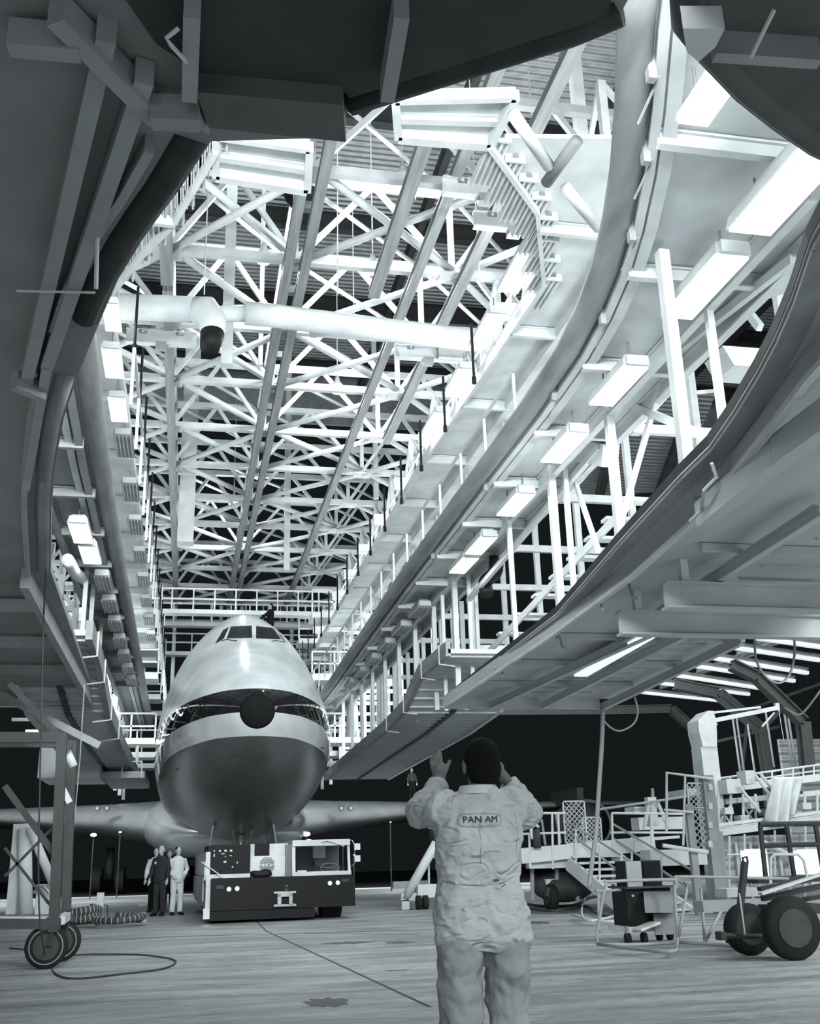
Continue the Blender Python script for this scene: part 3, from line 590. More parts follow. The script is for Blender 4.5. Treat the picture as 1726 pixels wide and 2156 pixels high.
# flexible hose on the left dock and on the right
t = tag(MB().tube(crom([at(142, 1178, x=-2.6), at(158, 1205, x=-2.6), at(180, 1222, x=-2.6)], 5), [.13]*40, 14).build('air_hose', white, None, True), 'pale flexible air hose hanging by the lit lamps on the left', 'hose')
t = tag(MB().tube(crom([at(1045, 1170, x=6.9), at(1042, 1205, x=6.9), at(1022, 1225, x=6.9), at(1025, 1252, x=6.9)], 5), [.17]*40, 14).build('air_hose', black, None, True), 'black bent air hose below the row of lit lamps on the right', 'hose')
t = tag(MB().tube(crom([at(737, 1455, x=7.2), at(742, 1500, x=7.2), at(738, 1560, x=7.2)], 5), [.26]*40, 14).build('air_hose', midgrey, None, True), 'grey ribbed air hose hanging between far posts right of the nose', 'hose')
# hose loops hanging from right deck
def hang(name, pts, label, cat, r=.015, m=dark, **k): return tag(MB().tube(crom([at(a, b, **k) for a, b in pts]), r, 6).build(name, m, None, True), label, cat)
hang('hose_drop', [(1269, 1490), (1267, 1560), (1262, 1640), (1258, 1700), (1254, 1760), (1247, 1810), (1240, 1870)], 'dark bundled hose dropping from the right lower deck to the stairs', 'hose', .045, midgrey, y=20)
hang('cable_loop', [(1268, 1490), (1270, 1515), (1290, 1535), (1310, 1538), (1335, 1522), (1342, 1495), (1335, 1465)], 'cable loop hanging beside the dropping hose', 'cable', .02, midgrey, y=20)
hang('cable_loop', [(1588, 1345), (1592, 1390), (1612, 1425), (1640, 1438), (1662, 1420), (1672, 1380), (1672, 1345)], 'cable loop hanging before the strip lights at the right', 'cable', .018, midgrey, y=14)
hang('cable_loop', [(1650, 1490), (1680, 1505), (1700, 1490), (1730, 1450)], 'short cable loop at the right border beside the hangar frame', 'cable', .018, midgrey, y=17)
# ================================================================ FAR HANGAR ON THE RIGHT
for i, (a, b, Y) in enumerate((((1335, 1456), (1520, 1476), 60), ((1378, 1437), (1577, 1462), 56), ((1410, 1420), (1606, 1450), 52), ((1455, 1401), (1672, 1434), 49), ((1492, 1384), (1700, 1417), 46), ((1540, 1363), (1726, 1390), 43), ((1592, 1343), (1740, 1364), 40))):
    p, q = at(*a, y=Y), at(*b, y=Y)
    t = thing('light_strip', 'long white strip light under the far right roof, %s from the bottom' % ORD[i], 'lamp', (p+q)/2, 'strip lights of the far hangar')
    part(MB().beam(p, q, .25, .16), 'lamp_tube', mat('far_strip', .8, .5, emit=.66), t)
    part(MB().beam(p+Vector((0, 0, .2)), q+Vector((0, 0, .2)), .3, .1), 'lamp_housing', midgrey, t)
    if i < 6: tag(MB().beam(p.lerp(q, .3)+Vector((0, 0, .4)), p.lerp(q, .3)+Vector((2, -5, 1.0)), .15, .2).build('far_rafter', midgrey), 'slim grey rafter behind the far strip lights, %s from the bottom' % ORD[i], 'rafter', 'slim rafters of the far hangar')
fr = mat('far_frame_grey', .1, .6)
for i, (pts, Y, wd, lab) in enumerate((
    ([(1050, 1497), (1272, 1496), (1412, 1493), (1468, 1542), (1480, 1700)], 58, .5, 'farthest, left of the jib crane'),
    ([(1420, 1440), (1512, 1460), (1603, 1537), (1620, 1640), (1625, 1700)], 46, .5, 'middle one, behind the jib arm'),
    ([(1540, 1400), (1592, 1425), (1690, 1520), (1702, 1640)], 36, .42, 'nearest the right border'))):
    t = thing('hangar_portal', 'dark bent steel hangar frame, %s' % lab, 'frame', at(*pts[-1], y=Y), 'dark frames of the far hangar')
    for a, b in zip(pts, pts[1:]): part(MB().ibeam(at(*a, y=Y), at(*b, y=Y), wd, wd, .06), 'frame_member', fr, t)
for i, (a, b, Y) in enumerate((((1530, 1510), (1726, 1440), 48), ((1470, 1570), (1640, 1530), 50), ((1575, 1500), (1560, 1640), 52), ((1650, 1490), (1600, 1540), 45))):
    tag(MB().beam(at(*a, y=Y), at(*b, y=Y), .14, .14).build('far_brace', fr), 'thin dark brace between the far hangar frames, %s' % ('long one to the border', 'lower long one', 'upright one', 'short one near the jib tip')[i], 'brace', 'thin braces of the far hangar')
a, b = at(1640, 1556, y=44), at(1760, 1680, y=44); struct(MB().box(a.x, 33.9, 44, 44.2, 0, a.z).build('wall_right_rear', sidingm))
for i, (px, y0, y1, Y) in enumerate(((1548, 1510, 1650, 40), (1556, 1510, 1650, 40), (1580, 1525, 1640, 42), (1655, 1490, 1640, 38), (1662, 1490, 1640, 38), (1618, 1500, 1615, 42))):
    p, q = at(px-6, y0, y=Y), at(px+2, y1, y=Y); tag(MB().tube([(p.x, Y, p.z), (p.x+.05, Y, q.z)], .045, 8).build('vertical_pipe', pale, None, True), 'pale vertical pipe behind the jib crane, %s from the left' % ORD[i], 'pipe', 'vertical pipes at the far right')
# ================================================================ AIRCRAFT
NY, XC = 30.0, 1.90
Tab = dict(y=[0, .04, .15, .4, .8, 1.4, 2.2, 3.2, 4.3, 5.4, 6.3, 7.2, 8.2, 9.5, 11.5, 18, 24, 30, 44, 54, 64, 70],
 zt=[5.33, 5.52, 5.72, 5.98, 6.28, 6.62, 7.02, 7.46, 7.93, 8.45, 9.12, 9.65, 10.0, 10.2, 10.32, 10.3, 9.7, 8.7, 8.5, 8.4, 8.1, 7.8],
 zb=[5.33, 5.12, 4.92, 4.62, 4.25, 3.85, 3.42, 3.0, 2.68, 2.48, 2.35, 2.25, 2.15, 2.06, 2.0, 1.95, 1.9, 1.9, 2.1, 3.4, 5.2, 6.6],
 hw=[0, .22, .45, .78, 1.15, 1.58, 2.0, 2.36, 2.62, 2.78, 2.87, 2.94, 3.0, 3.06, 3.12, 3.15, 3.15, 3.15, 3.1, 2.4, 1.2, .5],
 zm=[5.33, 5.33, 5.33, 5.32, 5.3, 5.25, 5.2, 5.14, 5.08, 5.02, 5.0, 5.0, 5.0, 5.0, 5.0, 5.0, 5.0, 5.0, 5.1, 5.8, 6.5, 7.0])
ty = np.sqrt(np.array(Tab['y']))
def fus(yp, th):
    s = math.sqrt(yp); g = lambda k: float(np.interp(s, ty, Tab[k]))
    zt, zb, hw, zm = g('zt'), g('zb'), g('hw'), g('zm'); e = .5+.085*min(1, yp/7); q = 2-.1*min(1, yp/7)
    c, sn = math.cos(th), math.sin(th)      # th=0 side, up pi/2
    if sn >= 0:
        tt = sn; wd = hw*max(0, 1-tt**q)**e; return (XC+(wd if c >= 0 else -wd), NY+yp, zm+(zt-zm)*tt)
    return (XC+hw*c, NY+yp, zm+(zm-zb)*sn)
def smoothy(n):   # stations
    return [(i/n)**2*70 for i in range(n+1)]
st = smoothy(110); seg = 72; rings = []
for yp in st:
    yp = max(yp, .0004); ring = []
    for k in range(seg):
        th = 2*PI*k/seg
        ring.append(fus(yp, th))
    rings.append(ring)
# gentle smoothing along the length
A = np.array(rings)
for _ in range(3): A[3:-1] = .25*A[2:-2]+.5*A[3:-1]+.25*A[4:]
def plane_mat():
    m = bpy.data.materials.new('aircraft_livery'); m.use_nodes = True; nt = m.node_tree; b = nt.nodes['Principled BSDF']
    tc = nt.nodes.new('ShaderNodeTexCoord'); sx = nt.nodes.new('ShaderNodeSeparateXYZ'); nt.links.new(tc.outputs['Object'], sx.inputs[0])
    def M_(op, x, y, z=None):
        n = nt.nodes.new('ShaderNodeMath'); n.operation = op
        for i, v in enumerate((x, y, z)):
            if v is None: continue
            if isinstance(v, (int, float)): n.inputs[i].default_value = v
            else: nt.links.new(v, n.inputs[i])
        return n.outputs[0]
    z0_ = sx.outputs['Z']; z = M_('ADD', z0_, M_('MULTIPLY', M_('MINIMUM', M_('MAXIMUM', M_('SUBTRACT', sx.outputs['Y'], 31.0), 0.0), 8.0), .078)); dark_ = M_('MULTIPLY', M_('GREATER_THAN', z, 5.3), M_('LESS_THAN', z, 6.02))
    belt = M_('MULTIPLY', M_('GREATER_THAN', z, 4.66), M_('LESS_THAN', z, 5.3)); top = M_('GREATER_THAN', z, 6.02)
    n = nt.nodes.new('ShaderNodeTexNoise'); n.inputs['Scale'].default_value = 1.1; n.inputs['Detail'].default_value = 7
    nt.links.new(tc.outputs['Object'], n.inputs['Vector'])
    v = M_('ADD', M_('MULTIPLY', dark_, .015), M_('MULTIPLY', belt, .62)); v = M_('ADD', v, M_('MULTIPLY', top, .8))
    metal = M_('LESS_THAN', z, 4.66); v = M_('ADD', v, M_('MULTIPLY', metal, .2))
    v = M_('MULTIPLY', v, M_('ADD', .62, M_('MULTIPLY', n.outputs[0], .78)))
    cmb = nt.nodes.new('ShaderNodeCombineColor'); nt.links.new(M_('MULTIPLY', v, .95), cmb.inputs[0]); nt.links.new(v, cmb.inputs[1]); nt.links.new(M_('MULTIPLY', v, 1.01), cmb.inputs[2])
    nt.links.new(cmb.outputs[0], b.inputs['Base Color'])
    nt.links.new(M_('MULTIPLY', metal, .65), b.inputs['Metallic'])
    nt.links.new(M_('ADD', M_('ADD', .06, M_('MULTIPLY', metal, .26)), M_('MULTIPLY', top, .2)), b.inputs['Roughness'])
    bn = nt.nodes.new('ShaderNodeTexNoise'); bn.inputs['Scale'].default_value = .8; bp = nt.nodes.new('ShaderNodeBump'); bp.inputs['Strength'].default_value = .3; bp.inputs['Distance'].default_value = .05
    nt.links.new(tc.outputs['Object'], bn.inputs['Vector']); nt.links.new(bn.outputs[0], bp.inputs['Height']); nt.links.new(bp.outputs[0], b.inputs['Normal'])
    return m
plane = bpy.data.objects.new('airliner', None); C.objects.link(plane)
tag(plane, 'huge four-engined jumbo jet airliner being towed nose first into the dock', 'aircraft')
fmb = MB(); fmb.loft([list(map(tuple, r)) for r in A]); fo = part(fmb, 'fuselage', plane_mat(), plane, True)
bm = bmesh.new(); bm.from_mesh(fo.data); bmesh.ops.recalc_face_normals(bm, faces=bm.faces); BV = BVHTree.FromBMesh(bm); bm.free()
def onf(px, py, off=.012):
    d = Vector(ray(px, py)).normalized(); h = BV.ray_cast(Vector(CAM), d)
    if h[0] is None: return None
    return h[0]-d*off
def patch(name, quad, m, parent, nx=14, ny=6, off=.012, **k):
    # bilinear patch between four picture corners laid on the skin
    mb = MB(); vs = []; 
    for j in range(ny+1):
        for i in range(nx+1):
            u, v = i/nx, j/ny
            px = (quad[0][0]*(1-u)+quad[1][0]*u)*(1-v)+(quad[3][0]*(1-u)+quad[2][0]*u)*v
            py = (quad[0][1]*(1-u)+quad[1][1]*u)*(1-v)+(quad[3][1]*(1-u)+quad[2][1]*u)*v
            p = onf(px, py, off)
            if p is None: return None
            vs.append(p)
    n = nx+1; mb.add(vs, [(j*n+i, j*n+i+1, (j+1)*n+i+1, (j+1)*n+i) for j in range(ny) for i in range(nx)])
    return part(mb, name, m, plane, True, **k)
nose = MB(); rr = []
for i in range(9):
    f = i/8; ring = []
    for k in range(40):
        a = 2*PI*k/40; r_ = .5*f; d = Vector((r_*math.cos(a), 0, r_*math.sin(a)))
        h = BV.ray_cast(Vector((XC, 20, 5.34))+d, Vector((0, 1, 0))); ring.append((h[0] if h[0] else Vector((XC, NY, 5.34))+d)+Vector((0, -.015, 0)))
    rr.append(ring)
nose.loft(rr[1:], True); part(nose, 'nose_cap', blackmatte, plane, True, label='round black nose cap')
g = glassdark
for q in ([(486, 1319), (530, 1317), (531, 1343), (477, 1344)], [(539, 1318), (575, 1322), (592, 1346), (539, 1344)]): patch('windshield', q, g, plane)
for q in ([(470, 1326), (482, 1320), (471, 1345), (452, 1356)], [(579, 1323), (586, 1329), (604, 1356), (597, 1349)]): patch('side_window', q, g, plane, 5, 5)
def line(pts, r, m, name, off=.02):
    pp = [onf(*p, off) for p in pts]
    if all(pp): part(MB().tube(pp, r, 6), name, m, plane)
line([(466, 1350), (478, 1346), (490, 1349), (499, 1349)], .02, black, 'wiper'); line([(572, 1350), (583, 1349), (597, 1352)], .02, black, 'wiper')
line([(372, 1621), (376, 1617)], .015, black, 'probe'); line([(676, 1574), (682, 1575)], .015, black, 'probe')
line([(496, 1310), (535, 1306), (575, 1311)], .006, midgrey, 'panel_seam')
line([(486, 1590), (500, 1589), (530, 1588), (562, 1589)], .006, dark, 'panel_seam')
metal = mat('bare_metal_skin', .5, .3, metal=.45, nz=.15, scale=.7)
# wing-body fairing
fr_ = MB(); rings = []
for yp, w_, zt_, zb_ in ((9, .1, 2.3, 2.2), (11, 2.3, 2.8, 1.95), (15, 3.0, 3.4, 1.7), (19, 3.5, 4.1, 1.58), (22, 3.8, 4.6, 1.5), (34, 3.8, 4.4, 1.5), (42, 3.0, 3.6, 1.7), (46, .1, 2.8, 2.3)):
    ring = []
    for k in range(28):
        a = 2*PI*k/28; ca, sa = math.cos(a), math.sin(a); zc = (zt_+zb_)/2
        ring.append((XC+w_*math.copysign(abs(ca)**.75, ca), NY+yp, zc+(zt_-zb_)/2*math.copysign(abs(sa)**.8, sa)))
    rings.append(ring)
fr_.loft(rings); part(fr_, 'wing_fairing', metal, plane, True)
# wings
for s in (-1, 1):
    wb = MB(); rings = []
    for x, le, ch, z, th in ((1.5, 19.0, 16.5, 2.85, .145), (3.1, 20.2, 15.5, 3.0, .14), (5.5, 22.4, 13.3, 3.3, .12), (11.5, 27.6, 9.6, 3.75, .10), (20, 34.0, 6.6, 4.15, .09), (29, 40.2, 4.3, 4.5, .08), (29.8, 41.3, 3.2, 4.55, .05)):
        ring = []
        for k in range(24):
            a = 2*PI*k/24; u = (1-math.cos(a))/2; yy = le+u*ch
            tk = 2.6*th*ch*(math.sqrt(u)*(1-u)*.9+.02*(1-u)) if 0 < u < 1 else 0
            ring.append((XC+s*x, NY+yy, z+math.copysign(tk, math.sin(a))*(.62 if math.sin(a) > 0 else .42) if abs(math.sin(a)) > 1e-6 else z))
        rings.append(ring)
    wb.loft(rings); part(wb, 'wing', metal, plane, True)
    for x, le in ((11.7, 24.5), (21, 32)):
        yy = NY+le-2.5; zc = 2.35 if x < 15 else 2.9
        e = MB(); prof = ((0, 1.22), (-.12, 1.3), (.05, 1.38), (.8, 1.46), (2, 1.42), (3.2, 1.2), (5, .7))
        e.loft([[(XC+s*x+r_*math.cos(2*PI*k/28), yy+d, zc+r_*math.sin(2*PI*k/28)) for k in range(28)] for d, r_ in prof]); eo = part(e, 'engine_nacelle', mat('nacelle_dark', .1, .5), plane, True)
        f_ = MB().loft([[(XC+s*x+r_*math.cos(2*PI*k/28), yy+d, zc+r_*math.sin(2*PI*k/28)) for k in range(28)] for d, r_ in ((-.02, 1.2), (-.06, .3), (-.4, .02))]); sub(f_, 'engine_fan', dark, eo, True)
        part(MB().loft([[(XC+s*x+dx, yy+dy, zc+dz) for dx, dy in ((-.2, 1.2), (.2, 1.2), (.2, 6), (-.2, 6))] for dz in (1.2, 2.1)]), 'engine_pylon', dark, plane)
    for k, px in enumerate((205, 225) if s < 0 else (718, 738)):
        c = at(px, 1702, y=NY+21.3); part(MB().tube([c+Vector((0, -.08, 0)), c], .13, 16), 'landing_light', dark, plane); part(MB().tube([c+Vector((0, -.1, 0)), c+Vector((0, -.08, 0))], .09, 14), 'landing_light_lens', midgrey, plane)
    # main gear
    for x, yy in ((1.9, 30), (5.5, 27.5)):
        gb = part(MB().tube([(XC+s*x, NY+yy, 2.2), (XC+s*x, NY+yy, .7)], .2, 12), 'main_gear_leg', dark, plane, True)
        for dx in (-.55, .55):
            for dy in (-.75, .75): sub(MB().tube([(XC+s*x+dx-.2, NY+yy+dy, .62), (XC+s*x+dx+.2, NY+yy+dy, .62)], .6, 20), 'main_wheel', tyre, gb)
ng = part(MB().tube([(XC, NY+7.8, 2.6), (XC, NY+7.7, .8)], .14, 12).tube([(XC, NY+9.4, 2.3), (XC, NY+7.8, 1.3)], .09, 10), 'nose_gear_leg', steel, plane, True)
for s in (-1, 1): sub(MB().tube([(XC+s*.28, NY+7.7, .6), (XC+s*.62, NY+7.7, .6)], .6, 22), 'nose_wheel', tyre, ng)
for s in (-1, 1):
    part(MB().add([(XC+s*.95, NY+6.2, 2.45), (XC+s*.95, NY+9.6, 2.15), (XC+s*1.15, NY+9.6, 1.35), (XC+s*1.1, NY+6.4, 1.6), (XC+s*1.0, NY+6.2, 2.45), (XC+s*1.0, NY+9.6, 2.15), (XC+s*1.2, NY+9.6, 1.35), (XC+s*1.15, NY+6.4, 1.6)], [(0, 1, 2, 3), (7, 6, 5, 4), (0, 4, 5, 1), (1, 5, 6, 2), (2, 6, 7, 3), (3, 7, 4, 0)]), 'gear_door', metal, plane)
    part(MB().tube([(XC+s*.35, NY+6.6, 2.4), (XC+s*.12, NY+7.7, 1.2)], .05, 8), 'gear_brace', steel, plane)
# lights under the wings far away
for i, (px, py, Y) in enumerate(((197, 1758, 49), (253, 1752, 49), (645, 1756, 45), (650, 1771, 45), (722, 1780, 49), (745, 1800, 49), (822, 1731, 45))):
    c = at(px, py, y=Y); r_ = (.1, .05, .12, .1, .05, .03, .03)[i]
    t = thing('work_lamp', 'small bright work lamp beneath the wing, %s from the left' % ORD[i], 'lamp', c, 'work lamps beneath the wings')
    part(MB().ell(c, (r_*1.4, .08, r_*.8)), 'lamp_bulb', lens, t, True); part(MB().tube([(c.x, c.y+.1, c.z), (c.x, c.y+.1, 0)], .03, 6), 'lamp_stand', dark, t)
# ================================================================ TUG
tl = at(441, 1946, z=0); tug = thing('aircraft_tug', 'low black and white aircraft tug with a glazed cab, parked beneath the jet nose', 'tug', (tl.x, tl.y, 0), rz=.02)
def tp(mb, name, m, parent=None, **k): o = mb.build(name, m, None, **k); o.parent = parent or tug; return o
U = lambda u: (u-545)/302; V = lambda v: (820-v)/302
tugblack = mat('tug_black', .006, .35); tugwhite = mat('tug_white', .55, .4)
tp(MB().box(0, U(1515), 0, 1.2, V(740), V(540)).box(0, U(1240), .05, 1.2, .06, V(740)).box(0, U(1515), 1.2, 7.6, .3, V(540)), 'chassis', tugblack)
tp(MB().box(-.1, .02, .1, 7.8, .32, 1.0).box(-.12, -.02, .15, 7.8, 1.0, 1.5), 'side_panel', tugwhite)
for i in range(6): tp(MB().box(-.16, -.12, .6+i*1.15, 1.5+i*1.15, .45, .95), 'side_hatch', mat('hatch_grey', .25, .5))
tp(MB().box(-.14, .0, .1, .6, .1, .32).box(-.14, -.1, .2, .5, .9, 1.3), 'side_step', chrome)
ip = tp(MB().box(U(525), U(808), .25, 2.6, V(515), V(325)), 'instrument_cabinet', tugblack)
for (u, v, w_, h) in ((602, 362, 12, 12), (640, 362, 16, 12), (677, 362, 16, 12), (565, 390, 8, 18), (622, 381, 22, 6), (638, 433, 18, 12), (690, 467, 10, 10), (565, 362, 8, 8), (560, 480, 10, 4), (720, 440, 6, 14), (675, 395, 14, 6), (640, 400, 8, 5)):
    tp(MB().box(U(u-w_/2), U(u+w_/2), .23, .25, V(v+h/2), V(v-h/2)), 'dial', pale, ip)
tp(MB().box(U(525), U(808), .2, 2.4, V(537), V(512)), 'hood_edge', tugwhite)
tp(MB().box(U(808), U(1070), .45, 3, V(540), V(322)), 'centre_body', tugwhite)
tp(MB().box(U(840), U(942), .42, .45, V(400), V(320)), 'black_stripe', tugblack)
cp = tp(MB().box(U(812), U(1050), .40, .45, V(538), V(402)), 'access_door', mat('door_white', .62, .35))
lg = MB(); lc = (U(926), V(462)); rr_ = .175
lg.prism([(rr_*math.cos(a*PI/20)+lc[0], rr_*math.sin(a*PI/20)) for a in range(40)], 0, .008)
lo = lg.build('globe_emblem', mat('emblem_blue', .14, .5)); lo.data.transform(Matrix.Translation((0, .398, lc[1])) @ Matrix.Rotation(PI/2, 4, 'X')); lo.parent = tug
gl = MB()
for k in (-2, -1, 0, 1, 2):
    pts = [(lc[0]+rr_*.98*math.sin(a)*k/2.0*math.cos(a*0)*math.sin(a), .388, lc[1]+rr_*.98*math.cos(a)) for a in [PI*j/12 for j in range(1, 12)]]
    gl.tube([Vector(p) for p in pts], .0045, 5)
for h in (-.6, -.3, 0, .3, .62):
    wd = rr_*math.sqrt(1-h*h)*.97; gl.tube([Vector((lc[0]+wd*f, .388, lc[1]+rr_*h+.03*(1-f*f))) for f in (-1, -.5, 0, .5, 1)], .0045, 5)
tp(gl, 'emblem_lines', tugwhite)
def text_mesh(body, size, name, m, shear=0, ext=.002, sx=1.0):
    cu = bpy.data.curves.new(name, 'FONT'); cu.body = body; cu.size = size; cu.align_x = 'CENTER'; cu.align_y = 'CENTER'; cu.extrude = ext; cu.shear = shear; cu.offset = 0
    o = bpy.data.objects.new(name, cu); C.objects.link(o); dg = bpy.context.evaluated_depsgraph_get(); me = bpy.data.meshes.new_from_object(o.evaluated_get(dg)); bpy.data.objects.remove(o)
    me.transform(Matrix.Diagonal((sx, 1, 1, 1))); me.materials.clear(); me.materials.append(m); q = bpy.data.objects.new(name, me); C.objects.link(q); return q
tx = text_mesh('PAN AM', .085, 'airline_name', mat('letter_white', .8, .5), .3, .003, 1.15); tx.data.transform(Matrix.Translation((lc[0], .382, lc[1]+.0)) @ Matrix.Rotation(PI/2, 4, 'X')); tx.parent = tug
# cab
cw = tugwhite
tp(MB().box(U(1090), U(1490), .12, 1.9, V(345), V(305)).beam((U(1100), .15, V(530)), (U(1100), .22, V(320)), .075, .08).beam((U(1484), .15, V(530)), (U(1478), .22, V(320)), .06, .08).box(U(1090), U(1495), .08, .2, V(538), V(512)).box(U(1090), U(1130), 1.8, 1.9, V(538), V(320)).box(U(1450), U(1490), 1.8, 1.9, V(538), V(320)), 'cab_frame', cw)
tp(MB().box(U(1050), U(1092), .3, 1.9, V(540), V(330)), 'cab_side', mat('cab_grey', .15, .5))
tp(MB().box(U(1100), U(1480), 1.7, 1.75, V(530), V(330)), 'cab_back_wall', mat('cab_interior', .28, .6))
gm_ = bpy.data.materials.new('cab_glass'); gm_.use_nodes = True; pb = gm_.node_tree.nodes['Principled BSDF']; pb.inputs['Transmission Weight'].default_value = 1; pb.inputs['Roughness'].default_value = .02; pb.inputs['IOR'].default_value = 1.3; pb.inputs['Base Color'].default_value = (.8, .85, .86, 1)
tp(MB().box(U(1112), U(1474), .15, .158, V(513), V(338)), 'windshield', gm_)
tp(MB().box(U(1275), U(1365), 1.2, 1.35, V(425), V(345)), 'seat_back', mat('seat_white', .75, .6)); tp(MB().box(U(1270), U(1370), .75, 1.3, V(470), V(450)), 'seat_cushion', midgrey)
sw = MB(); sw.tube([Vector((U(1365)+.21*math.cos(a*PI/12), .5+.06*math.sin(a*PI/12), V(492)+.1*math.sin(a*PI/12))) for a in range(25)], .012, 6, False); sw.tube([(U(1365), .5, V(492)), (U(1300), .5, V(485))], .008, 5).tube([(U(1365), .5, V(492)), (U(1430), .5, V(485))], .008, 5)
tp(sw, 'steering_wheel', pale)
tp(MB().box(U(1125), U(1187), .13, .16, V(522), V(502)), 'paper_card', tugwhite)
tp(MB().tube([(U(1290), .1, V(325)), (U(1330), .1, V(318)), (U(1420), .1, V(345))], .006, 5), 'wiper', black)
for u, v in ((665, 607), (719, 605), (1342, 590), (1396, 588)):
    h = tp(MB().tube([(U(u), -.03, V(v)), (U(u), 0, V(v))], .043, 18), 'headlight', mat('headlight_lens', .9, .2, emit=.35))
    tp(MB().tube([(U(u), -.015, V(v)), (U(u), .001, V(v))], .055, 18), 'headlight_rim', chrome, h)
for u, v in ((605, 592), (1448, 575)): tp(MB().box(U(u-24), U(u+24), -.01, 0, V(v+10), V(v-10)), 'grille', dark)
hi = tp(MB().box(U(962), U(1110), -.05, 0, V(645), V(632)).box(U(985), U(1010), -.12, 0, V(722), V(635)).box(U(1062), U(1085), -.12, 0, V(722), V(635)).box(U(985), U(1085), -.12, 0, V(665), V(645)).box(U(962), U(1110), -.12, 0, V(726), V(712)), 'tow_hitch', steel)
tp(MB().tube([(U(1045)+.035*math.cos(a*PI/8), -.06, V(610)+.05*math.sin(a*PI/8)) for a in range(17)], .012, 6, False), 'hitch_ring', chrome, hi)
tp(MB().tube([(U(1478), .2, V(320)), (U(1505), .15, V(312)), (U(1520), .12, V(345)), (U(1528), .12, V(460)), (U(1500), .15, V(485))], .012, 6), 'mirror_bracket', chrome)
for v in (350, 428): tp(MB().box(U(1520), U(1560), .1, .16, V(v+28), V(v-14)), 'mirror', pale)
tp(MB().tube([(U(480), .05, V(430)), (U(635), 0, V(538))], .012, 6), 'grab_rod', pale)
for x, y in ((.1, 1.3), (2.55, .5), (.1, 6), (2.55, 6)): tp(MB().tube([(x, y+.4, .42), (x+.45, y+.4, .42)], .42, 24), 'wheel', tyre)
jk = MB(); jk.ell((0, 0, 0), (.26, .1, .08)).ell((.1, .02, .04), (.14, .1, .07)).ell((-.14, 0, .03), (.12, .09, .05))
jo = jk.build('jacket', black, None, True); jo.location = (tl.x+U(880), tl.y+.25, V(540)+.07); m_ = jo.modifiers.new('r', 'REMESH'); m_.mode = 'VOXEL'; m_.voxel_size = .02
tag(jo, 'crumpled black jacket lying on the tug below the round emblem', 'jacket')
# ================================================================ PEOPLE
def remesh(o, vs, smooth=2, disp=None):
    m = o.modifiers.new('remesh', 'REMESH'); m.mode = 'VOXEL'; m.voxel_size = vs; m.use_smooth_shade = True
    if smooth: q = o.modifiers.new('smooth', 'SMOOTH'); q.iterations = smooth; q.factor = .6
    for size, st in disp or ():
        tx_ = bpy.data.textures.new('folds', 'CLOUDS'); tx_.noise_scale = size; tx_.noise_depth = 2
        d = o.modifiers.new('folds', 'DISPLACE'); d.texture = tx_; d.strength = st; d.mid_level = .5
def sring(c, a, b, n=28, e=.85, rot=0):
    r_ = []
    for k in range(n):
        t = 2*PI*k/n; ca, sa = math.cos(t), math.sin(t)
        x = a*math.copysign(abs(ca)**e, ca); y = b*math.copysign(abs(sa)**e, sa)
        r_.append((c[0]+x*math.cos(rot)-y*math.sin(rot), c[1]+x*math.sin(rot)+y*math.cos(rot), c[2]))
    return r_
def head(mb, c, s=1., fy=1):      # fy=+1 looks along +Y
    c = Vector(c)
    mb.ell(c+Vector((0, 0, .02*s)), (.074*s, .094*s, .098*s)); mb.ell(c+Vector((0, .03*fy*s, -.05*s)), (.055*s, .062*s, .07*s))
    mb.ell(c+Vector((0, .1*fy*s, -.01*s)), (.013*s, .02*s, .024*s)); mb.ell(c+Vector((0, .088*fy*s, -.055*s)), (.024*s, .012*s, .009*s))
    for sd in (-1, 1):
        mb.ell(c+Vector((sd*.078*s, -.005*fy*s, -.005*s)), (.011*s, .022*s, .034*s)); mb.ell(c+Vector((sd*.03*s, .083*fy*s, .015*s)), (.014*s, .012*s, .01*s))
def hand(mb, w_, d, s=1., side=1):
    w_ = Vector(w_); d = Vector(d).normalized(); a = d.cross(Vector((0, 1, 0)));
    if a.length < .1: a = Vector((1, 0, 0))
    a.normalize(); mb.ell(w_+d*.05*s, (.04*s, .022*s, .05*s))
    for i in range(4):
        o = a*(i-1.5)*.019*s; L = (.07, .08, .075, .058)[i]*s
        mb.tube([w_+o+d*.08*s, w_+o+d*(.08*s+L*.5)+Vector((0, .006, 0)), w_+o+d*(.08*s+L)+Vector((0, .02*s, 0))], [.009*s, .0085*s, .007*s], 6)
    mb.tube([w_+d*.03*s+a*side*.03*s, w_+d*.065*s+a*side*.05*s, w_+d*.09*s+a*side*.055*s], [.012*s, .01*s, .008*s], 6)
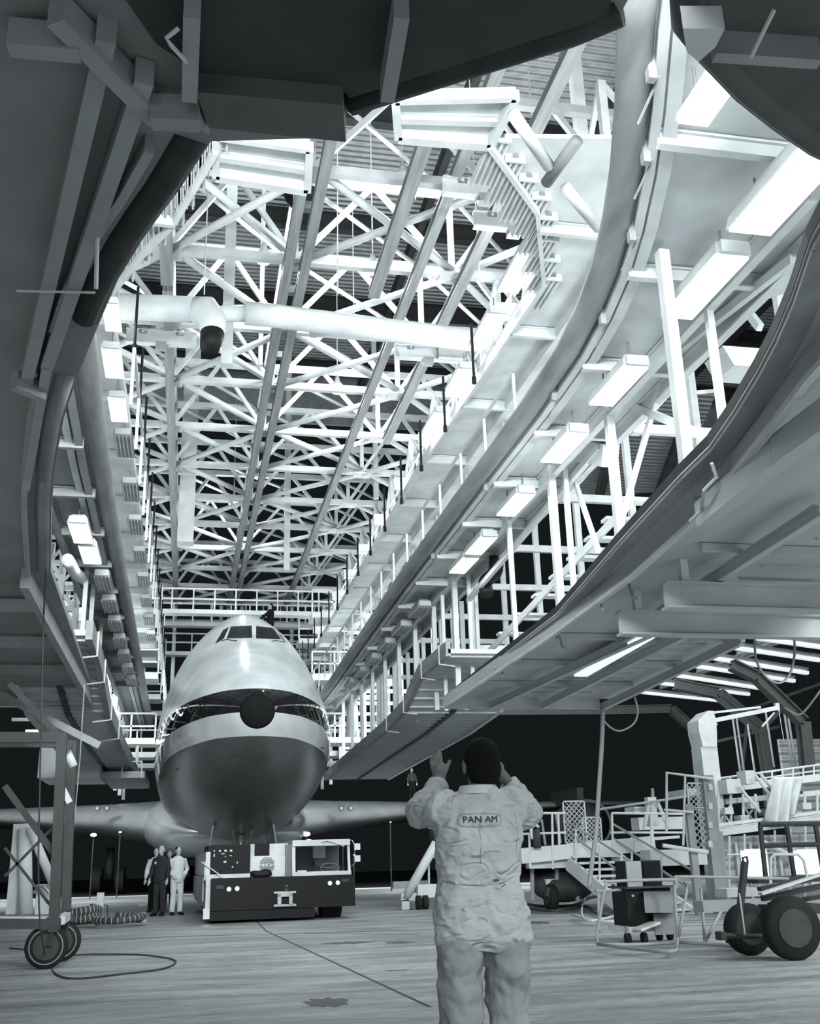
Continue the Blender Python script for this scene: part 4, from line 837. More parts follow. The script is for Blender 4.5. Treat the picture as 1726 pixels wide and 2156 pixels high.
def person(loc, rz, label, top, bottom, s=1., arms='down', sk=skinpale, hr=hair, bald=False, extra=None, twist=None, badge=False, shirt=None):
    t = thing('person', label, 'person', loc, rz=rz)
    def pb_(mb, name, m, vs=.02, sm=2, **k):
        o = mb.build(name, m, None, True, **k); o.parent = t; o.scale = (s, s, s)
        if vs: remesh(o, vs, sm)
        return o
    J = dict(down=[(.25, .02, 1.13), (.26, .1, .9)], pocket=[(.29, -.05, 1.16), (.17, .1, 1.0)], crossed=[(.24, .08, 1.15), (.02, .2, 1.17)], reach=[(.25, .2, 1.25), (.15, .45, 1.15)])[arms]
    b = MB(); head(b, (0, 0, 1.63)); b.tube([(0, -.01, 1.42), (0, .005, 1.58)], .052, 12)
    tor = [sring((0, 0, z), a, d) for z, a, d in ((.84, .15, .1), (.95, .16, .11), (1.12, .14, .1), (1.3, .17, .115), (1.42, .17, .1), (1.48, .07, .06))]
    b.loft(tor)
    for sd in (-1, 1):
        e, w_ = [Vector((sd*p[0], p[1], p[2])) for p in J]
        b.tube([(sd*.16, 0, 1.42), e, w_], [.045, .036, .026], 10); hand(b, w_, (w_-e), 1, -sd)
        b.tube([(sd*.09, 0, .9), (sd*.1, .01, .5), (sd*.11, -.02, .1)], [.075, .05, .036], 10); b.tube([(sd*.11, -.04, .05), (sd*.12, .16, .04)], [.04, .035], 8)
    pb_(b, 'body', sk, .012, 1)
    c = MB(); c.loft([sring((0, 0, z), a, d) for z, a, d in ((1.0, .175, .125), (1.12, .17, .125), (1.3, .2, .135), (1.42, .195, .12), (1.5, .085, .075))])
    for sd in (-1, 1):
        e, w_ = [Vector((sd*p[0], p[1], p[2])) for p in J]; c.tube([(sd*.16, 0, 1.42), e, e.lerp(w_, .9)], [.075, .06, .045], 12)
    pb_(c, 'shirt' if top is not bottom else 'coverall_top', top)
    l = MB(); l.loft([sring((0, 0, z), a, d) for z, a, d in ((.82, .165, .13), (.92, .185, .14), (1.03, .175, .13))])
    for sd in (-1, 1): l.tube([(sd*.09, 0, .9), (sd*.1, .015, .5), (sd*.11, -.01, .08)], [.1, .08, .075], 12)
    pb_(l, 'trousers' if top is not bottom else 'coverall_legs', bottom)
    sh = MB()
    for sd in (-1, 1): sh.tube([(sd*.11, -.06, .045), (sd*.115, .04, .05), (sd*.13, .19, .035)], [.04, .05, .038], 10)
    pb_(sh, 'shoes', black, .015)
    h = MB()
    if bald: h.ell((0, -.035, 1.62), (.082, .075, .06))
    else: h.ell((0, -.02, 1.665), (.084, .098, .088)); h.ell((0, -.055, 1.62), (.078, .06, .08))
    pb_(h, 'hair', hr if not bald else mat('grey_hair', .3, .9), .012)
    if badge: pb_(MB().box(.06, .12, .125, .14, 1.28, 1.34), 'badge', white, 0)
    return t
navy = mat('navy_cloth', .03, .85, bump=.3); whitecl = mat('white_cloth', .62, .85, bump=.3); blackcl = mat('black_cloth', .012, .9)
person(at(334, 1929, z=0), PI-.5, 'bald person in a dark coverall with a white badge, standing left of the tug', navy, navy, 1.0, 'down', bald=True, badge=True)
person(at(323, 1922, z=0)+Vector((0, .35, 0)), PI-.2, 'person in a white shirt half hidden behind the bald man by the tug', whitecl, blackcl, .99, 'down')
person(at(370, 1927, z=0), PI+.35, 'person in white overalls with one hand at the hip, nearest the tug', whitecl, whitecl, .98, 'pocket')
person(at(351, 1918, z=0)+Vector((0, 1.4, 0)), PI, 'person in dark clothes standing between and behind the two workers', blackcl, blackcl, .96, 'down')
# worker on top of the fuselage
h = BV.ray_cast(Vector((3.02, 41, 14)), Vector((0, 0, -1)))[0]
person(h-Vector((0, 0, .45)), PI/2+.3, 'person in dark clothes leaning on top of the aircraft above the cockpit', blackcl, blackcl, 1.0, 'reach', hr=blackmatte)
person((6.6, 37, 8.2), PI, 'small distant person in dark clothes standing on the right upper walkway', blackcl, blackcl, 1.0, 'down')
p_ = at(868, 1684, y=57); person((p_.x, 57, p_.z), PI, 'dim distant person standing above the wing left of the marshaller', mat('dim_cloth', .05, .9), blackcl, .95, 'down')
# ---- the marshaller in the foreground
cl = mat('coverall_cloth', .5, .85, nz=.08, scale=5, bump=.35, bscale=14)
nt = cl.node_tree; b = nt.nodes['Principled BSDF']
tc = nt.nodes.new('ShaderNodeTexCoord'); mp = nt.nodes.new('ShaderNodeMapping'); mp.inputs['Scale'].default_value = (1, 1, 2.2); mp.inputs['Rotation'].default_value = (.2, .5, 0)
wn = nt.nodes.new('ShaderNodeTexNoise'); wn.inputs['Scale'].default_value = 7; wn.inputs['Detail'].default_value = 3; wn.inputs['Distortion'].default_value = 1.6; wn.noise_type = 'RIDGED_MULTIFRACTAL'
bp = nt.nodes.new('ShaderNodeBump'); bp.inputs['Strength'].default_value = .7; bp.inputs['Distance'].default_value = .04
nt.links.new(tc.outputs['Object'], mp.inputs[0]); nt.links.new(mp.outputs[0], wn.inputs['Vector']); nt.links.new(wn.outputs[0], bp.inputs['Height'])
for l_ in list(nt.links):
    if l_.to_node == b and l_.to_socket.name == 'Normal': nt.links.new(l_.from_socket, bp.inputs['Normal'])
nt.links.new(bp.outputs[0], b.inputs['Normal'])
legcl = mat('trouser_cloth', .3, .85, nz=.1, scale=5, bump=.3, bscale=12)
Y0 = 5.14; cx = at(1008, 1800, y=Y0).x
mar = thing('person', 'person in a pale coverall seen from behind, arms raised, guiding the jet in', 'person', (cx, Y0, 0))
EL, ER = at(886, 1708, y=5.40), at(1112, 1708, y=5.40); WL, WR = at(926, 1652, y=5.5), at(1070, 1648, y=5.38)
SL, SR = Vector((cx-.165, Y0, 1.455)), Vector((cx+.165, Y0, 1.455)); hc = at(1013, 1612, y=Y0)
b = MB(); head(b, hc, 1.12); b.tube([hc+Vector((0, -.03, -.02)), hc+Vector((0, -.035, -.08)), (cx, Y0-.01, 1.44)], [.06, .062, .075], 16)
b.loft([sring((cx, Y0, z), a, d) for z, a, d in ((.84, .17, .11), (.95, .18, .12), (1.12, .16, .11), (1.3, .18, .12), (1.42, .17, .1), (1.5, .07, .06))])
for S_, E_, W_ in ((SL, EL, WL), (SR, ER, WR)): b.tube([S_, E_, W_], [.045, .038, .03], 12)
for sd in (-1, 1): b.tube([(cx+sd*.1, Y0, .86), (cx+sd*.11, Y0+.01, .48), (cx+sd*.115, Y0-.02, .08)], [.08, .055, .04], 12)
yh = 5.53
def fp(pts, r_, y=yh): b.tube([at(p[0], p[1], y=y+(p[2] if len(p) > 2 else 0)) for p in pts], r_, 10)
b.tube([WL, at(925, 1640, y=yh), at(924, 1622, y=yh), at(921, 1610, y=yh)], [.03, .033, .04, .036], 14)
b.tube([WL, at(920, 1628, y=yh), at(916, 1612, y=yh)], [.024, .024, .02], 12)
fp([(929, 1614), (928, 1597, -.006), (927, 1583, .006)], [.011, .0098, .008]); fp([(922, 1612), (921, 1592, -.008), (921, 1575)], [.011, .0098, .008])
fp([(915, 1613), (914, 1596, -.006), (914, 1584, .012)], [.0105, .0095, .0078]); fp([(909, 1618), (907, 1604, -.004), (907, 1594, .012)], [.0095, .0085, .007])
fp([(930, 1636), (937, 1622), (942, 1611), (948, 1600)], [.017, .015, .012, .009])
yr = 5.33
b.tube([WR, at(1060, 1636, y=yr+.02), at(1049, 1624, y=yr)], [.028, .03, .03], 14)
for k, (a0, a1, a2) in enumerate((((1046, 1616), (1040, 1604), (1032, 1600)), ((1044, 1622), (1035, 1611), (1026, 1609)), ((1043, 1628), (1033, 1620), (1024, 1619)), ((1043, 1634), (1035, 1629), (1028, 1629)))):
    b.tube([at(*a0, y=yr), at(*a1, y=yr+.02), at(*a2, y=yr+.035)], [.011, .0095, .008], 10)
b.tube([at(1055, 1626, y=yr), at(1057, 1614, y=yr), at(1053, 1605, y=yr)], [.014, .012, .009], 10)
bo = part(b, 'body', skin, mar, True); remesh(bo, .0055, 2)
h = MB(); h.ell(hc+Vector((0, -.012, .035)), (.095, .108, .102), 20, 14); h.ell(hc+Vector((0, -.045, -.02)), (.087, .078, .1), 20, 12); h.ell(hc+Vector((0, -.045, -.06)), (.07, .06, .06), 20, 12)
ho = part(h, 'hair', hair, mar, True); remesh(ho, .008, 1, ((.01, .004),))
c = MB(); c.loft([sring((cx+o, Y0+oy, z), a, d, 36, .8) for z, a, d, o, oy in ((.80, .2, .12, 0, 0), (.86, .222, .145, 0, -.01), (.93, .226, .152, 0, -.01), (1.02, .215, .145, 0, 0), (1.10, .203, .135, 0, 0), (1.17, .204, .138, 0, -.005), (1.3, .213, .142, 0, -.01), (1.4, .218, .135, 0, -.005), (1.46, .198, .12, 0, 0), (1.5, .15, .1, 0, -.005), (1.53, .098, .085, .003, -.015), (1.55, .08, .078, .005, -.02))])
for S_, E_, W_ in ((SL, EL, WL), (SR, ER, WR)):
    o = (E_-S_)*.12; m1 = S_.lerp(E_, .5)
    c.tube([S_-o, S_, m1+Vector((0, 0, -.01)), E_+Vector((0, 0, -.012)), E_.lerp(W_, .35), E_.lerp(W_, .75), E_.lerp(W_, .98)], [.08, .092, .09, .077, .07, .058, .052], 18)
lg_ = MB()
for sd in (-1, 1):
    lg_.loft([sring((cx+sd*o, Y0+oy, z), a, d, 24, .9) for z, a, d, o, oy in ((.9, .1, .13, .105, 0), (.82, .112, .14, .108, -.005), (.72, .105, .125, .113, 0), (.6, .098, .11, .113, .01), (.48, .09, .1, .112, .02), (.3, .085, .095, .115, .01), (.1, .082, .092, .118, 0), (.07, .08, .09, .118, 0))])
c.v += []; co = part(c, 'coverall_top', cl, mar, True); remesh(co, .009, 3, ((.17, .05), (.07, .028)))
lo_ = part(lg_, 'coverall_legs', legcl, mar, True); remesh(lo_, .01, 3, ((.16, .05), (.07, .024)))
sh = MB()
for sd in (-1, 1): sh.tube([(cx+sd*.12, Y0-.09, .05), (cx+sd*.12, Y0+.02, .055), (cx+sd*.14, Y0+.2, .04)], [.045, .055, .04], 12)
so = part(sh, 'shoes', black, mar, True); remesh(so, .012)
cm = MB(); cm.loft([sring((cx+.003, Y0-.017, 1.515), .104, .09, 32, .9), sring((cx+.004, Y0-.022, 1.555), .088, .082, 32, .95), sring((cx+.004, Y0-.022, 1.555), .078, .072, 32, .95), sring((cx+.003, Y0-.02, 1.52), .09, .075, 32, .95)], False)
part(cm, 'collar', mat('collar_cloth', .56, .85), mar, True)
for W_, E_ in ((WL, EL), (WR, ER)):
    d = (W_-E_).normalized(); part(MB().tube([W_-d*.035, W_+d*.004], [.054, .05], 18), 'cuff', mat('collar_cloth', .56, .85), mar, True)
bpy.context.view_layer.update()
dg = bpy.context.evaluated_depsgraph_get(); ev = co.evaluated_get(dg); BB = BVHTree.FromObject(co, dg)
def onback(x, z, off=.003):      # world x,z -> point on the back of the coverall
    h_ = BB.ray_cast(Vector((x, 3, z))-mar.location, Vector((0, 1, 0)))
    return (h_[0]+mar.location-Vector((0, off, 0))) if h_[0] else Vector((x, Y0-.15, z))
tcn = at(1011, 1726, y=5.0)
tb = text_mesh('PAN AM', .043, 'airline_name', mat('print_ink', .06, .8), .0, .0, 1.12)
bm = bmesh.new(); bm.from_mesh(tb.data); bmesh.ops.subdivide_edges(bm, edges=[e for e in bm.edges if e.calc_length() > .008], cuts=2)
orig = [v.co.copy() for v in bm.verts]
for v in bm.verts: v.co = onback(tcn.x+v.co.x, tcn.z+v.co.y, .003)-mar.location
bm.to_mesh(tb.data); tb.parent = mar
tb2 = bpy.data.objects.new('airline_name', tb.data.copy()); C.objects.link(tb2); tb2.parent = mar
for v, c_ in zip(bm.verts, orig): v.co = onback(tcn.x+c_.x+.0012, tcn.z+c_.y+.0006, .0034)-mar.location
bm.to_mesh(tb2.data); bm.free()
o_ = MB(); pts = []
for a in range(41):
    t_ = 2*PI*a/40; ux = math.copysign(abs(math.cos(t_))**.45, math.cos(t_))*.108; uz = math.copysign(abs(math.sin(t_))**.6, math.sin(t_))*.03
    pts.append(onback(tcn.x+ux, tcn.z+uz-.001, .003))
o_.tube(pts, .0014, 5, False); part(o_, 'patch_outline', mat('stitching', .36, .8), mar)
def seam(l_, r_=.0012, m=None):
    pp = []
    for (a, b_) in zip(l_, l_[1:]):
        for k in range(8): f = k/8; q = (a[0]*(1-f)+b_[0]*f, a[1]*(1-f)+b_[1]*f); w_ = at(q[0], q[1], y=5.0); pp.append(onback(w_.x, w_.z, .0005))
    part(MB().tube(pp, r_, 5), 'seam', m or mat('stitching_dark', .2, .9), mar)
seam([(922, 1850), (960, 1862), (1010, 1866), (1060, 1858), (1088, 1845)]); seam([(915, 1712), (913, 1750), (920, 1800)]); seam([(1090, 1705), (1094, 1745), (1088, 1800)]); seam([(1010, 1745), (1012, 1830)])
for a, b_, r_ in (((1040, 1854), (1052, 1852), .006), ((1052, 1862), (1066, 1856), .0022), ((1056, 1868), (1068, 1860), .0022)):
    seam([a, b_], r_, mat('grease_mark', .12, .9))
# ================================================================ GROUND EQUIPMENT
def R2(px0, py0, px1, py1, Y, d, mb=None):      # box whose front face at depth Y spans a picture rectangle
    c0, c1 = at(px0, (py0+py1)/2, y=Y), at(px1, (py0+py1)/2, y=Y); t_, b_ = at((px0+px1)/2, py0, y=Y), at((px0+px1)/2, py1, y=Y)
    return (mb or MB()).box(c0.x, c1.x, Y, Y+d, max(0, b_.z), t_.z)
def T2(pts, Y, r_, mb=None, n=8): return (mb or MB()).tube([at(p[0], p[1], y=p[2] if len(p) > 2 else Y) for p in pts], r_, n)
def B2(a, b_, Y, w_, h_, mb=None, Y2=None): return (mb or MB()).beam(at(*a, y=Y), at(*b_, y=Y2 or Y), w_, h_)
def wheel(t, c, r_, w_, name='wheel'):
    o = part(MB().tube([c-Vector((w_/2, 0, 0)), c-Vector((w_*.3, 0, 0)), c+Vector((w_*.3, 0, 0)), c+Vector((w_/2, 0, 0))], [r_*.9, r_, r_, r_*.9], 26), name, tyre, t, True)
    sub(MB().tube([c-Vector((w_/2+.012, 0, 0)), c+Vector((w_/2+.012, 0, 0))], r_*.55, 20), 'hub', dark, o); return o
def wheelf(t, c, r_, w_, name='wheel', m=tyre):      # wheel facing the camera
    o = part(MB().tube([c-Vector((0, w_/2, 0)), c-Vector((0, w_*.3, 0)), c+Vector((0, w_*.3, 0)), c+Vector((0, w_/2, 0))], [r_*.9, r_, r_, r_*.9], 30), name, m, t, True)
    sub(MB().tube([c-Vector((0, w_/2+.01, 0)), c+Vector((0, w_/2, 0))], r_*.6, 24), 'hub', dark, o); name == 'caster_wheel' and sub(MB().tube([c+Vector((r_*.78*math.cos(a*PI/16), -w_/2-.0, r_*.78*math.sin(a*PI/16))) for a in range(33)], .008, 5, False), 'rim_ring', midgrey, o); return o
# rolling scaffold, left
fr2 = mat('scaffold_grey', .055, .5)
sx = at(118, 1960, y=15.3).x; t = thing('rolling_scaffold', 'tall dark steel scaffold on big caster wheels at the left border', 'scaffold', (sx, 15.3, 0))
part(B2((131, 1548), (113, 1962), 15.3, .13, .13), 'post', fr2, t); part(B2((152, 1560), (138, 1945), 16.8, .13, .13), 'post', fr2, t)
part(B2((-60, 1553), (140, 1553), 15.3, .12, .14), 'top_beam', fr2, t); part(B2((-60, 1568), (150, 1568), 16.8, .08, .08), 'top_beam', fr2, t)
part(B2((-60, 1944), (128, 1946), 15.3, .12, .12), 'bottom_beam', fr2, t); part(B2((128, 1938), (146, 1925), 15.3, .1, .1, Y2=16.8), 'bottom_beam', pale, t)
part(B2((-60, 1932), (130, 1932), 15.6, .2, .03), 'floor_board', pale, t)
part(B2((20, 1440), (150, 1575), 15.4, .08, .08), 'diagonal_strut', fr2, t); part(B2((10, 1655), (112, 1795), 15.4, .08, .08), 'diagonal_strut', fr2, t)
part(B2((10, 1845), (112, 1742), 15.5, .035, .035), 'cross_brace', fr2, t); part(B2((10, 1785), (105, 1905), 15.5, .035, .035), 'cross_brace', fr2, t)
part(B2((132, 1660), (147, 1690), 15.6, .04, .08), 'rung', pale, t)
for (px, py), Y in (((97, 2003), 15.35), ((128, 1985), 16.4)):
    c = at(px, py, y=Y); c.z = .27; w_ = wheelf(t, c, .27, .12, 'caster_wheel')
    sub(MB().beam(c+Vector((.03, -.09, 0)), c+Vector((.08, -.02, .4)), .09, .04).box(c.x-.02, c.x+.16, c.y-.08, c.y+.08, .52, .62), 'caster_fork', fr2, w_)
t = tag(T2([(138, 1578), (155, 1614)], 15.6, .06, None, 12).build('pipe_roll', pale, None, True), 'pale rolled tube tied to the top of the scaffold post', 'roll')
g = thing('machine_cabinet', 'white machine with an upright cylinder behind the left scaffold', 'machine', at(60, 1925, z=0), None)
part(R2(20, 1735, 40, 1925, 19, .4), 'cabinet', pale, g); part(T2([(52, 1745), (54, 1925)], 18.8, .11, None, 14), 'cylinder', white, g, True); part(T2([(62, 1742), (112, 1860)], 18.6, .07, None, 12), 'slanted_tube', white, g, True)
part(R2(75, 1862, 108, 1925, 18.9, .4), 'valve_block', pale, g); part(T2([(70, 1880), (90, 1865), (104, 1880)], 18.7, .03), 'pipe', steel, g)
part(T2([(40, 1742), (60, 1738), (75, 1770)], 18.8, .05), 'pipe', white, g)
for i, (x0, y0, x1, y1) in enumerate(((-20, 1420, 60, 1462), (-20, 1395, 40, 1412), (60, 1452, 130, 1478))):
    tag(R2(x0, y0, x1, y1, 24+i, .2).build('hoarding', midgrey if i else dark), 'small %s panel under the left lower deck, %s' % (('dark', 'grey', 'grey')[i], ('lowest at the border', 'above the dark one', 'beside the stepped walkway')[i]), 'hoarding')
tag(B2((0, 1462), (210, 1570), 22, .12, .14).build('slanted_beam', midgrey), 'grey slanted beam from the left border to the stepped walkway', 'beam')
# long cable on the left
tag(MB().tube(crom([at(97, 1195, z=4.5), at(92, 1300, y=14.6), at(88, 1450, y=14.6), at(84, 1650, y=14.6), at(81, 1800, y=14.5), at(82, 1900, y=14.2), at(88, 1975, y=14), at(100, 2025, z=.02), at(120, 2052, z=.015), at(165, 2060, z=.015), at(260, 2050, z=.015), at(340, 2040, z=.015), at(370, 2026, z=.015), at(352, 2017, z=.015), at(290, 2010, z=.015), at(200, 2009, z=.015), at(140, 2010, z=.015), at(60, 2000, z=.015), at(20, 1996, z=.015)]), .011, 6).build('power_cable', dark, None, True), 'thin dark cable hanging from the left deck and looping across the floor', 'cable')
tag(MB().tube([at(178, 1440, y=18), at(168, 1600, y=18), at(150, 1800, y=18), at(146, 1830, y=18), at(140, 1905, y=18)], .009, 5).build('hanging_rope', midgrey), 'thin rope slanting down behind the left scaffold', 'rope')
# hose coils
def coil(px, py, R_, r_, turns, label, grp=None, sq=1):
    c = at(px, py, z=r_); pts = []
    for k in range(int(turns*28)+1):
        a = 2*PI*k/28; pts.append((c.x+R_*math.cos(a)*(1+.04*math.sin(3*a)), c.y+R_*math.sin(a)*sq, r_*.3+r_+(k/28)*r_*1.4+.02*math.sin(2.3*a)))
    o = MB().tube(pts, r_, 10).build('hose_coil', dark, None, True, loc=(c.x, c.y, 0)); tag(o, label, 'hose coil', grp)
    rb = MB()
    for k in range(0, len(pts)-1, 1):
        p = Vector(pts[k]); q = Vector(pts[min(k+1, len(pts)-1)]); d = (q-p).normalized(); rb.tube([p-d*.012, p+d*.012], r_*1.06, 10)
    ro = rb.build('coil_ribs', midgrey, None, True, loc=(c.x, c.y, 0)); ro.location = (0, 0, 0); ro.parent = o
coil(172, 1944, .34, .09, 2.2, 'ribbed dark hose coil on the floor beside the scaffold')
coil(250, 1944, .52, .07, 1.3, 'flat ribbed dark hose coil on the floor nearest the three workers')
t = thing('hose_stand', 'pale upright board standing between the two hose coils', 'stand', at(208, 1945, z=0)); part(MB().box(t.location.x-.08, t.location.x+.08, t.location.y-.05, t.location.y+.05, 0, .68), 'board', pale, t)
part(T2([(212, 1905), (226, 1906), (227, 1935)], t.location.y+.3, .012), 'prop', dark, t)
tag(MB().box(at(304, 1907, z=0).x-.2, at(304, 1907, z=0).x+.2, at(304, 1907, z=0).y, at(304, 1907, z=0).y+.2, 0, .05).build('rag', white), 'small white rag on the floor left of the workers', 'rag')
# towbar jack left of the marshaller
Yj = at(860, 1915, z=0).y; t = thing('towbar_stand', 'grey slanted pipe stand with a small caster left of the marshaller', 'stand', (at(860, 1915, z=0).x, Yj, 0))
part(T2([(918, 1775), (856, 1885)], Yj, .12, None, 16), 'slanted_pipe', pale, t, True); part(T2([(852, 1880), (862, 1884)], Yj, .14, None, 14), 'pipe_end', midgrey, t)
part(R2(846, 1895, 862, 1922, Yj, .15), 'foot', pale, t); part(R2(840, 1920, 870, 1925, Yj-.1, .35), 'foot_plate', midgrey, t); part(R2(845, 1880, 885, 1897, Yj, .2), 'beam', pale, t); part(R2(880, 1862, 920, 1890, Yj-.2, .5), 'jack_box', pale, t)
part(R2(828, 1855, 905, 1870, Yj+2, .2), 'crossbeam', midgrey, t)
for dx in (-.05, .12): c = at(886, 1915, z=0); part(MB().tube([(c.x+dx-.06, c.y, .17), (c.x+dx+.06, c.y, .17)], .17, 18), 'caster_wheel', tyre, t, True)
part(T2([(902, 1800), (903, 1862)], Yj+.5, .03).tube([at(902, 1805, y=Yj+.5), at(925, 1805, y=Yj+.5)], .03, 6), 'handrail', pale, t)
# far low clutter behind
t = thing('service_platform', 'pale raised service platform with handrails right of the marshaller', 'platform', (at(1200, 1925, z=0).x, 24, 0))
part(B2((1095, 1803), (1375, 1775), 24, .2, .32), 'front_beam', white, t); part(B2((1095, 1790), (1375, 1765), 25.5, 3, .06), 'platform_floor', pale, t)
part(R2(1118, 1812, 1200, 1828, 24.1, .4), 'lower_beam', pale, t)
for px, y0, y1 in ((1114, 1756, 1828), (1162, 1712, 1830), (1212, 1756, 1810), (1288, 1712, 1795), (1370, 1712, 1790), (1175, 1712, 1780)): part(T2([(px, y0), (px+2, y1)], 23.9, .028), 'rail_post', pale, t)
part(T2([(1060, 1712), (1190, 1712)], 23.9, .028), 'handrail', pale, t); part(T2([(1095, 1756), (1190, 1753)], 23.9, .025), 'handrail', pale, t); part(T2([(1288, 1712), (1460, 1714)], 23.9, .028), 'handrail', pale, t); part(T2([(1285, 1753), (1460, 1753)], 23.9, .025), 'handrail', pale, t)
part(T2([(1255, 1705), (1400, 1684), (1500, 1668)], 24.5, .03), 'top_rail', midgrey, t)
for a in (((1140, 1725), (1148, 1780)), ((1170, 1712), (1180, 1775))): part(T2(list(a), 25, .03), 'ladder_leg', midgrey, t)
for px in (1120, 1172, 1215, 1290): part(T2([(px, 1830), (px+1, 1895)], 24.6, .05), 'leg', midgrey, t)
def mesh_panel(label, px0, py0, px1, py1, Y, m, step=.12):
    t = thing('mesh_panel', label, 'panel', at((px0+px1)/2, py1, y=Y)); a, c = at(px0, py1, y=Y), at(px1, py0, y=Y)
    x0, x1, z0, z1 = a.x, c.x, a.z, c.z
    part(MB().box(x0-.03, x0, Y-.02, Y+.02, z0, z1).box(x1, x1+.03, Y-.02, Y+.02, z0, z1).box(x0, x1, Y-.02, Y+.02, z1, z1+.03).box(x0, x1, Y-.02, Y+.02, z0-.03, z0), 'frame', m, t)
    g = MB(); n = int((x1-x0+z1-z0)/step)
    for i in range(n):
        d = i*step
        for s in (1, -1):
            xa = x0+max(0, d-(z1-z0)); za = z0+min(d, z1-z0); xb = x0+min(d, x1-x0); zb = z0+max(0, d-(x1-x0))
            if s < 0: xa, xb = x0+x1-xa, x0+x1-xb
            if abs(xa-xb) > .02: g.beam((xa, Y, za), (xb, Y, zb), .014, .014)
    part(g, 'wire_mesh', m, t)
mesh_panel('pale wire mesh guard panel on the service platform', 1192, 1688, 1228, 1775, 24.2, pale)
mesh_panel('second wire mesh guard sloping right on the platform', 1230, 1722, 1262, 1770, 24.3, pale, .1)
mesh_panel('wire mesh gate between the tall dark posts', 1452, 1650, 1496, 1700, 21, pale, .11)
mesh_panel('lower wire mesh gate between the tall dark posts', 1450, 1704, 1494, 1790, 21, pale, .13)
t = thing('stairs', 'pale open stairs coming down from the service platform to the floor', 'stairs', (at(1390, 1925, z=0).x, 22, 0))
part(B2((1196, 1818), (1325, 1925), 24, .08, .3, Y2=22), 'stringer', white, t); part(B2((1292, 1800), (1458, 1925), 24, .08, .26, Y2=22), 'stringer', white, t)
for i in range(9):
    f = (i+.5)/9; p = at(1196, 1808, y=24).lerp(at(1325, 1922, y=22), f); q = at(1292, 1795, y=24).lerp(at(1458, 1922, y=22), f); part(MB().beam((p.x, p.y, q.z), q, .28, .05), 'tread', white, t)
for a, b_ in (((1195, 1730), (1330, 1815)), ((1200, 1752), (1320, 1850)), ((1290, 1735), (1460, 1835)), ((1290, 1765), (1450, 1870))): part(T2([a+(24,), b_+(22.3,)], 24, .028), 'handrail', midgrey, t)
for px, y0, y1, Y in ((1212, 1742, 1815, 23.8), (1262, 1780, 1870, 23), (1308, 1800, 1905, 22.4), (1330, 1762, 1830, 23.6), (1392, 1797, 1880, 23)): part(T2([(px, y0), (px, y1)], Y, .028), 'rail_post', pale, t)
# tall dark posts and gate frame
t = thing('gate_posts', 'tall dark steel gate posts with an open tube frame, below the jib crane', 'gate', (at(1508, 1880, z=0).x, 21, 0))
part(R2(1458, 1692, 1472, 1960, 20.9, .12), 'post', midgrey, t); part(R2(1497, 1632, 1520, 1960, 20.9, .2), 'post', midgrey, t); part(R2(1484, 1640, 1496, 1790, 21.3, .1), 'post', midgrey, t); part(R2(1510, 1750, 1533, 1960, 21.1, .3), 'post', midgrey, t)
part(T2([(1403, 1750), (1403, 1627), (1500, 1640)], 20.8, .03), 'tube_frame', pale, t); part(T2([(1442, 1634), (1438, 1780)], 20.8, .025), 'tube_frame', pale, t); part(T2([(1398, 1705), (1460, 1710)], 20.8, .025), 'tube_frame', pale, t); part(T2([(1395, 1780), (1490, 1795)], 20.8, .04), 'tube_frame', white, t)
for i, y in enumerate((1650, 1690, 1730, 1770)): part(R2(1492, y, 1500, y+14, 20.85, .04), 'hinge', pale, t)
# jib crane
t = thing('jib_crane', 'pale jib crane with a boxy head and long arm standing on the right', 'crane', (at(1495, 1640, y=28).x, 28, 0))
p = at(1480, 1575, y=28); part(MB().box(p.x-.22, p.x+.28, 27.7, 28.3, 0, p.z), 'column', white, t)
part(MB().loft([[(at(px, py, y=28).x, 28+dy, at(px, py, y=28).z) for dy, px in ((-.35, a), (-.35, b_), (.35, b_), (.35, a))] for a, b_, py in ((1468, 1497, 1575), (1460, 1497, 1545), (1458, 1495, 1520), (1478, 1490, 1500))]), 'crane_head', white, t)
part(B2((1488, 1520), (1638, 1490), 28, .16, .12), 'arm', white, t); part(B2((1488, 1502), (1600, 1489), 28, .08, .06), 'tie_bar', white, t); part(R2(1634, 1480, 1641, 1496, 28, .1), 'arm_tip', white, t); part(R2(1490, 1522, 1510, 1527, 27.8, .1), 'trolley', pale, t)
part(T2([(1500, 1528), (1510, 1628)], 27.8, .015), 'chain', steel, t); part(T2([(1604, 1530), (1630, 1500)], 28, .03), 'strut', pale, t); part(T2([(1639, 1495), (1650, 1560)], 28, .012), 'pendant_cable', steel, t)
# tail / wing dock clutter at the far right
Yd = 27
t = thing('wing_dock', 'big pale railed wing dock filling the right border behind the carts', 'dock', (at(1620, 1880, z=0).x, Yd, 0))
part(R2(1512, 1758, 1740, 1868, Yd, .3), 'side_wall', sidingm, t)
part(B2((1505, 1752), (1740, 1722), Yd-.2, .3, .22), 'lower_beam', white, t); part(B2((1505, 1738), (1740, 1708), Yd-.1, .3, .08), 'pipe_rail', pale, t)
part(B2((1505, 1746), (1740, 1716), Yd-.3, .1, .03), 'dark_gap_rail', black, t)
part(B2((1425, 1672), (1740, 1636), Yd+2, 1.5, .2), 'upper_floor', white, t); part(B2((1505, 1690), (1740, 1668), Yd+1.5, 1.2, .14), 'middle_floor', pale, t)
for px in range(1515, 1740, 22): f = (px-1505)/235; part(T2([(px, 1640-f*30), (px, 1662-f*30)], Yd+1.3, .028), 'rail_post', white, t)
part(T2([(1505, 1640), (1740, 1608)], Yd+1.3, .03), 'handrail', white, t); part(T2([(1505, 1652), (1740, 1620)], Yd+1.3, .022), 'handrail', white, t)
for px in range(1512, 1730, 26): part(T2([(px, 1672), (px+1, 1738)], Yd+.5, .04), 'strut', white, t)
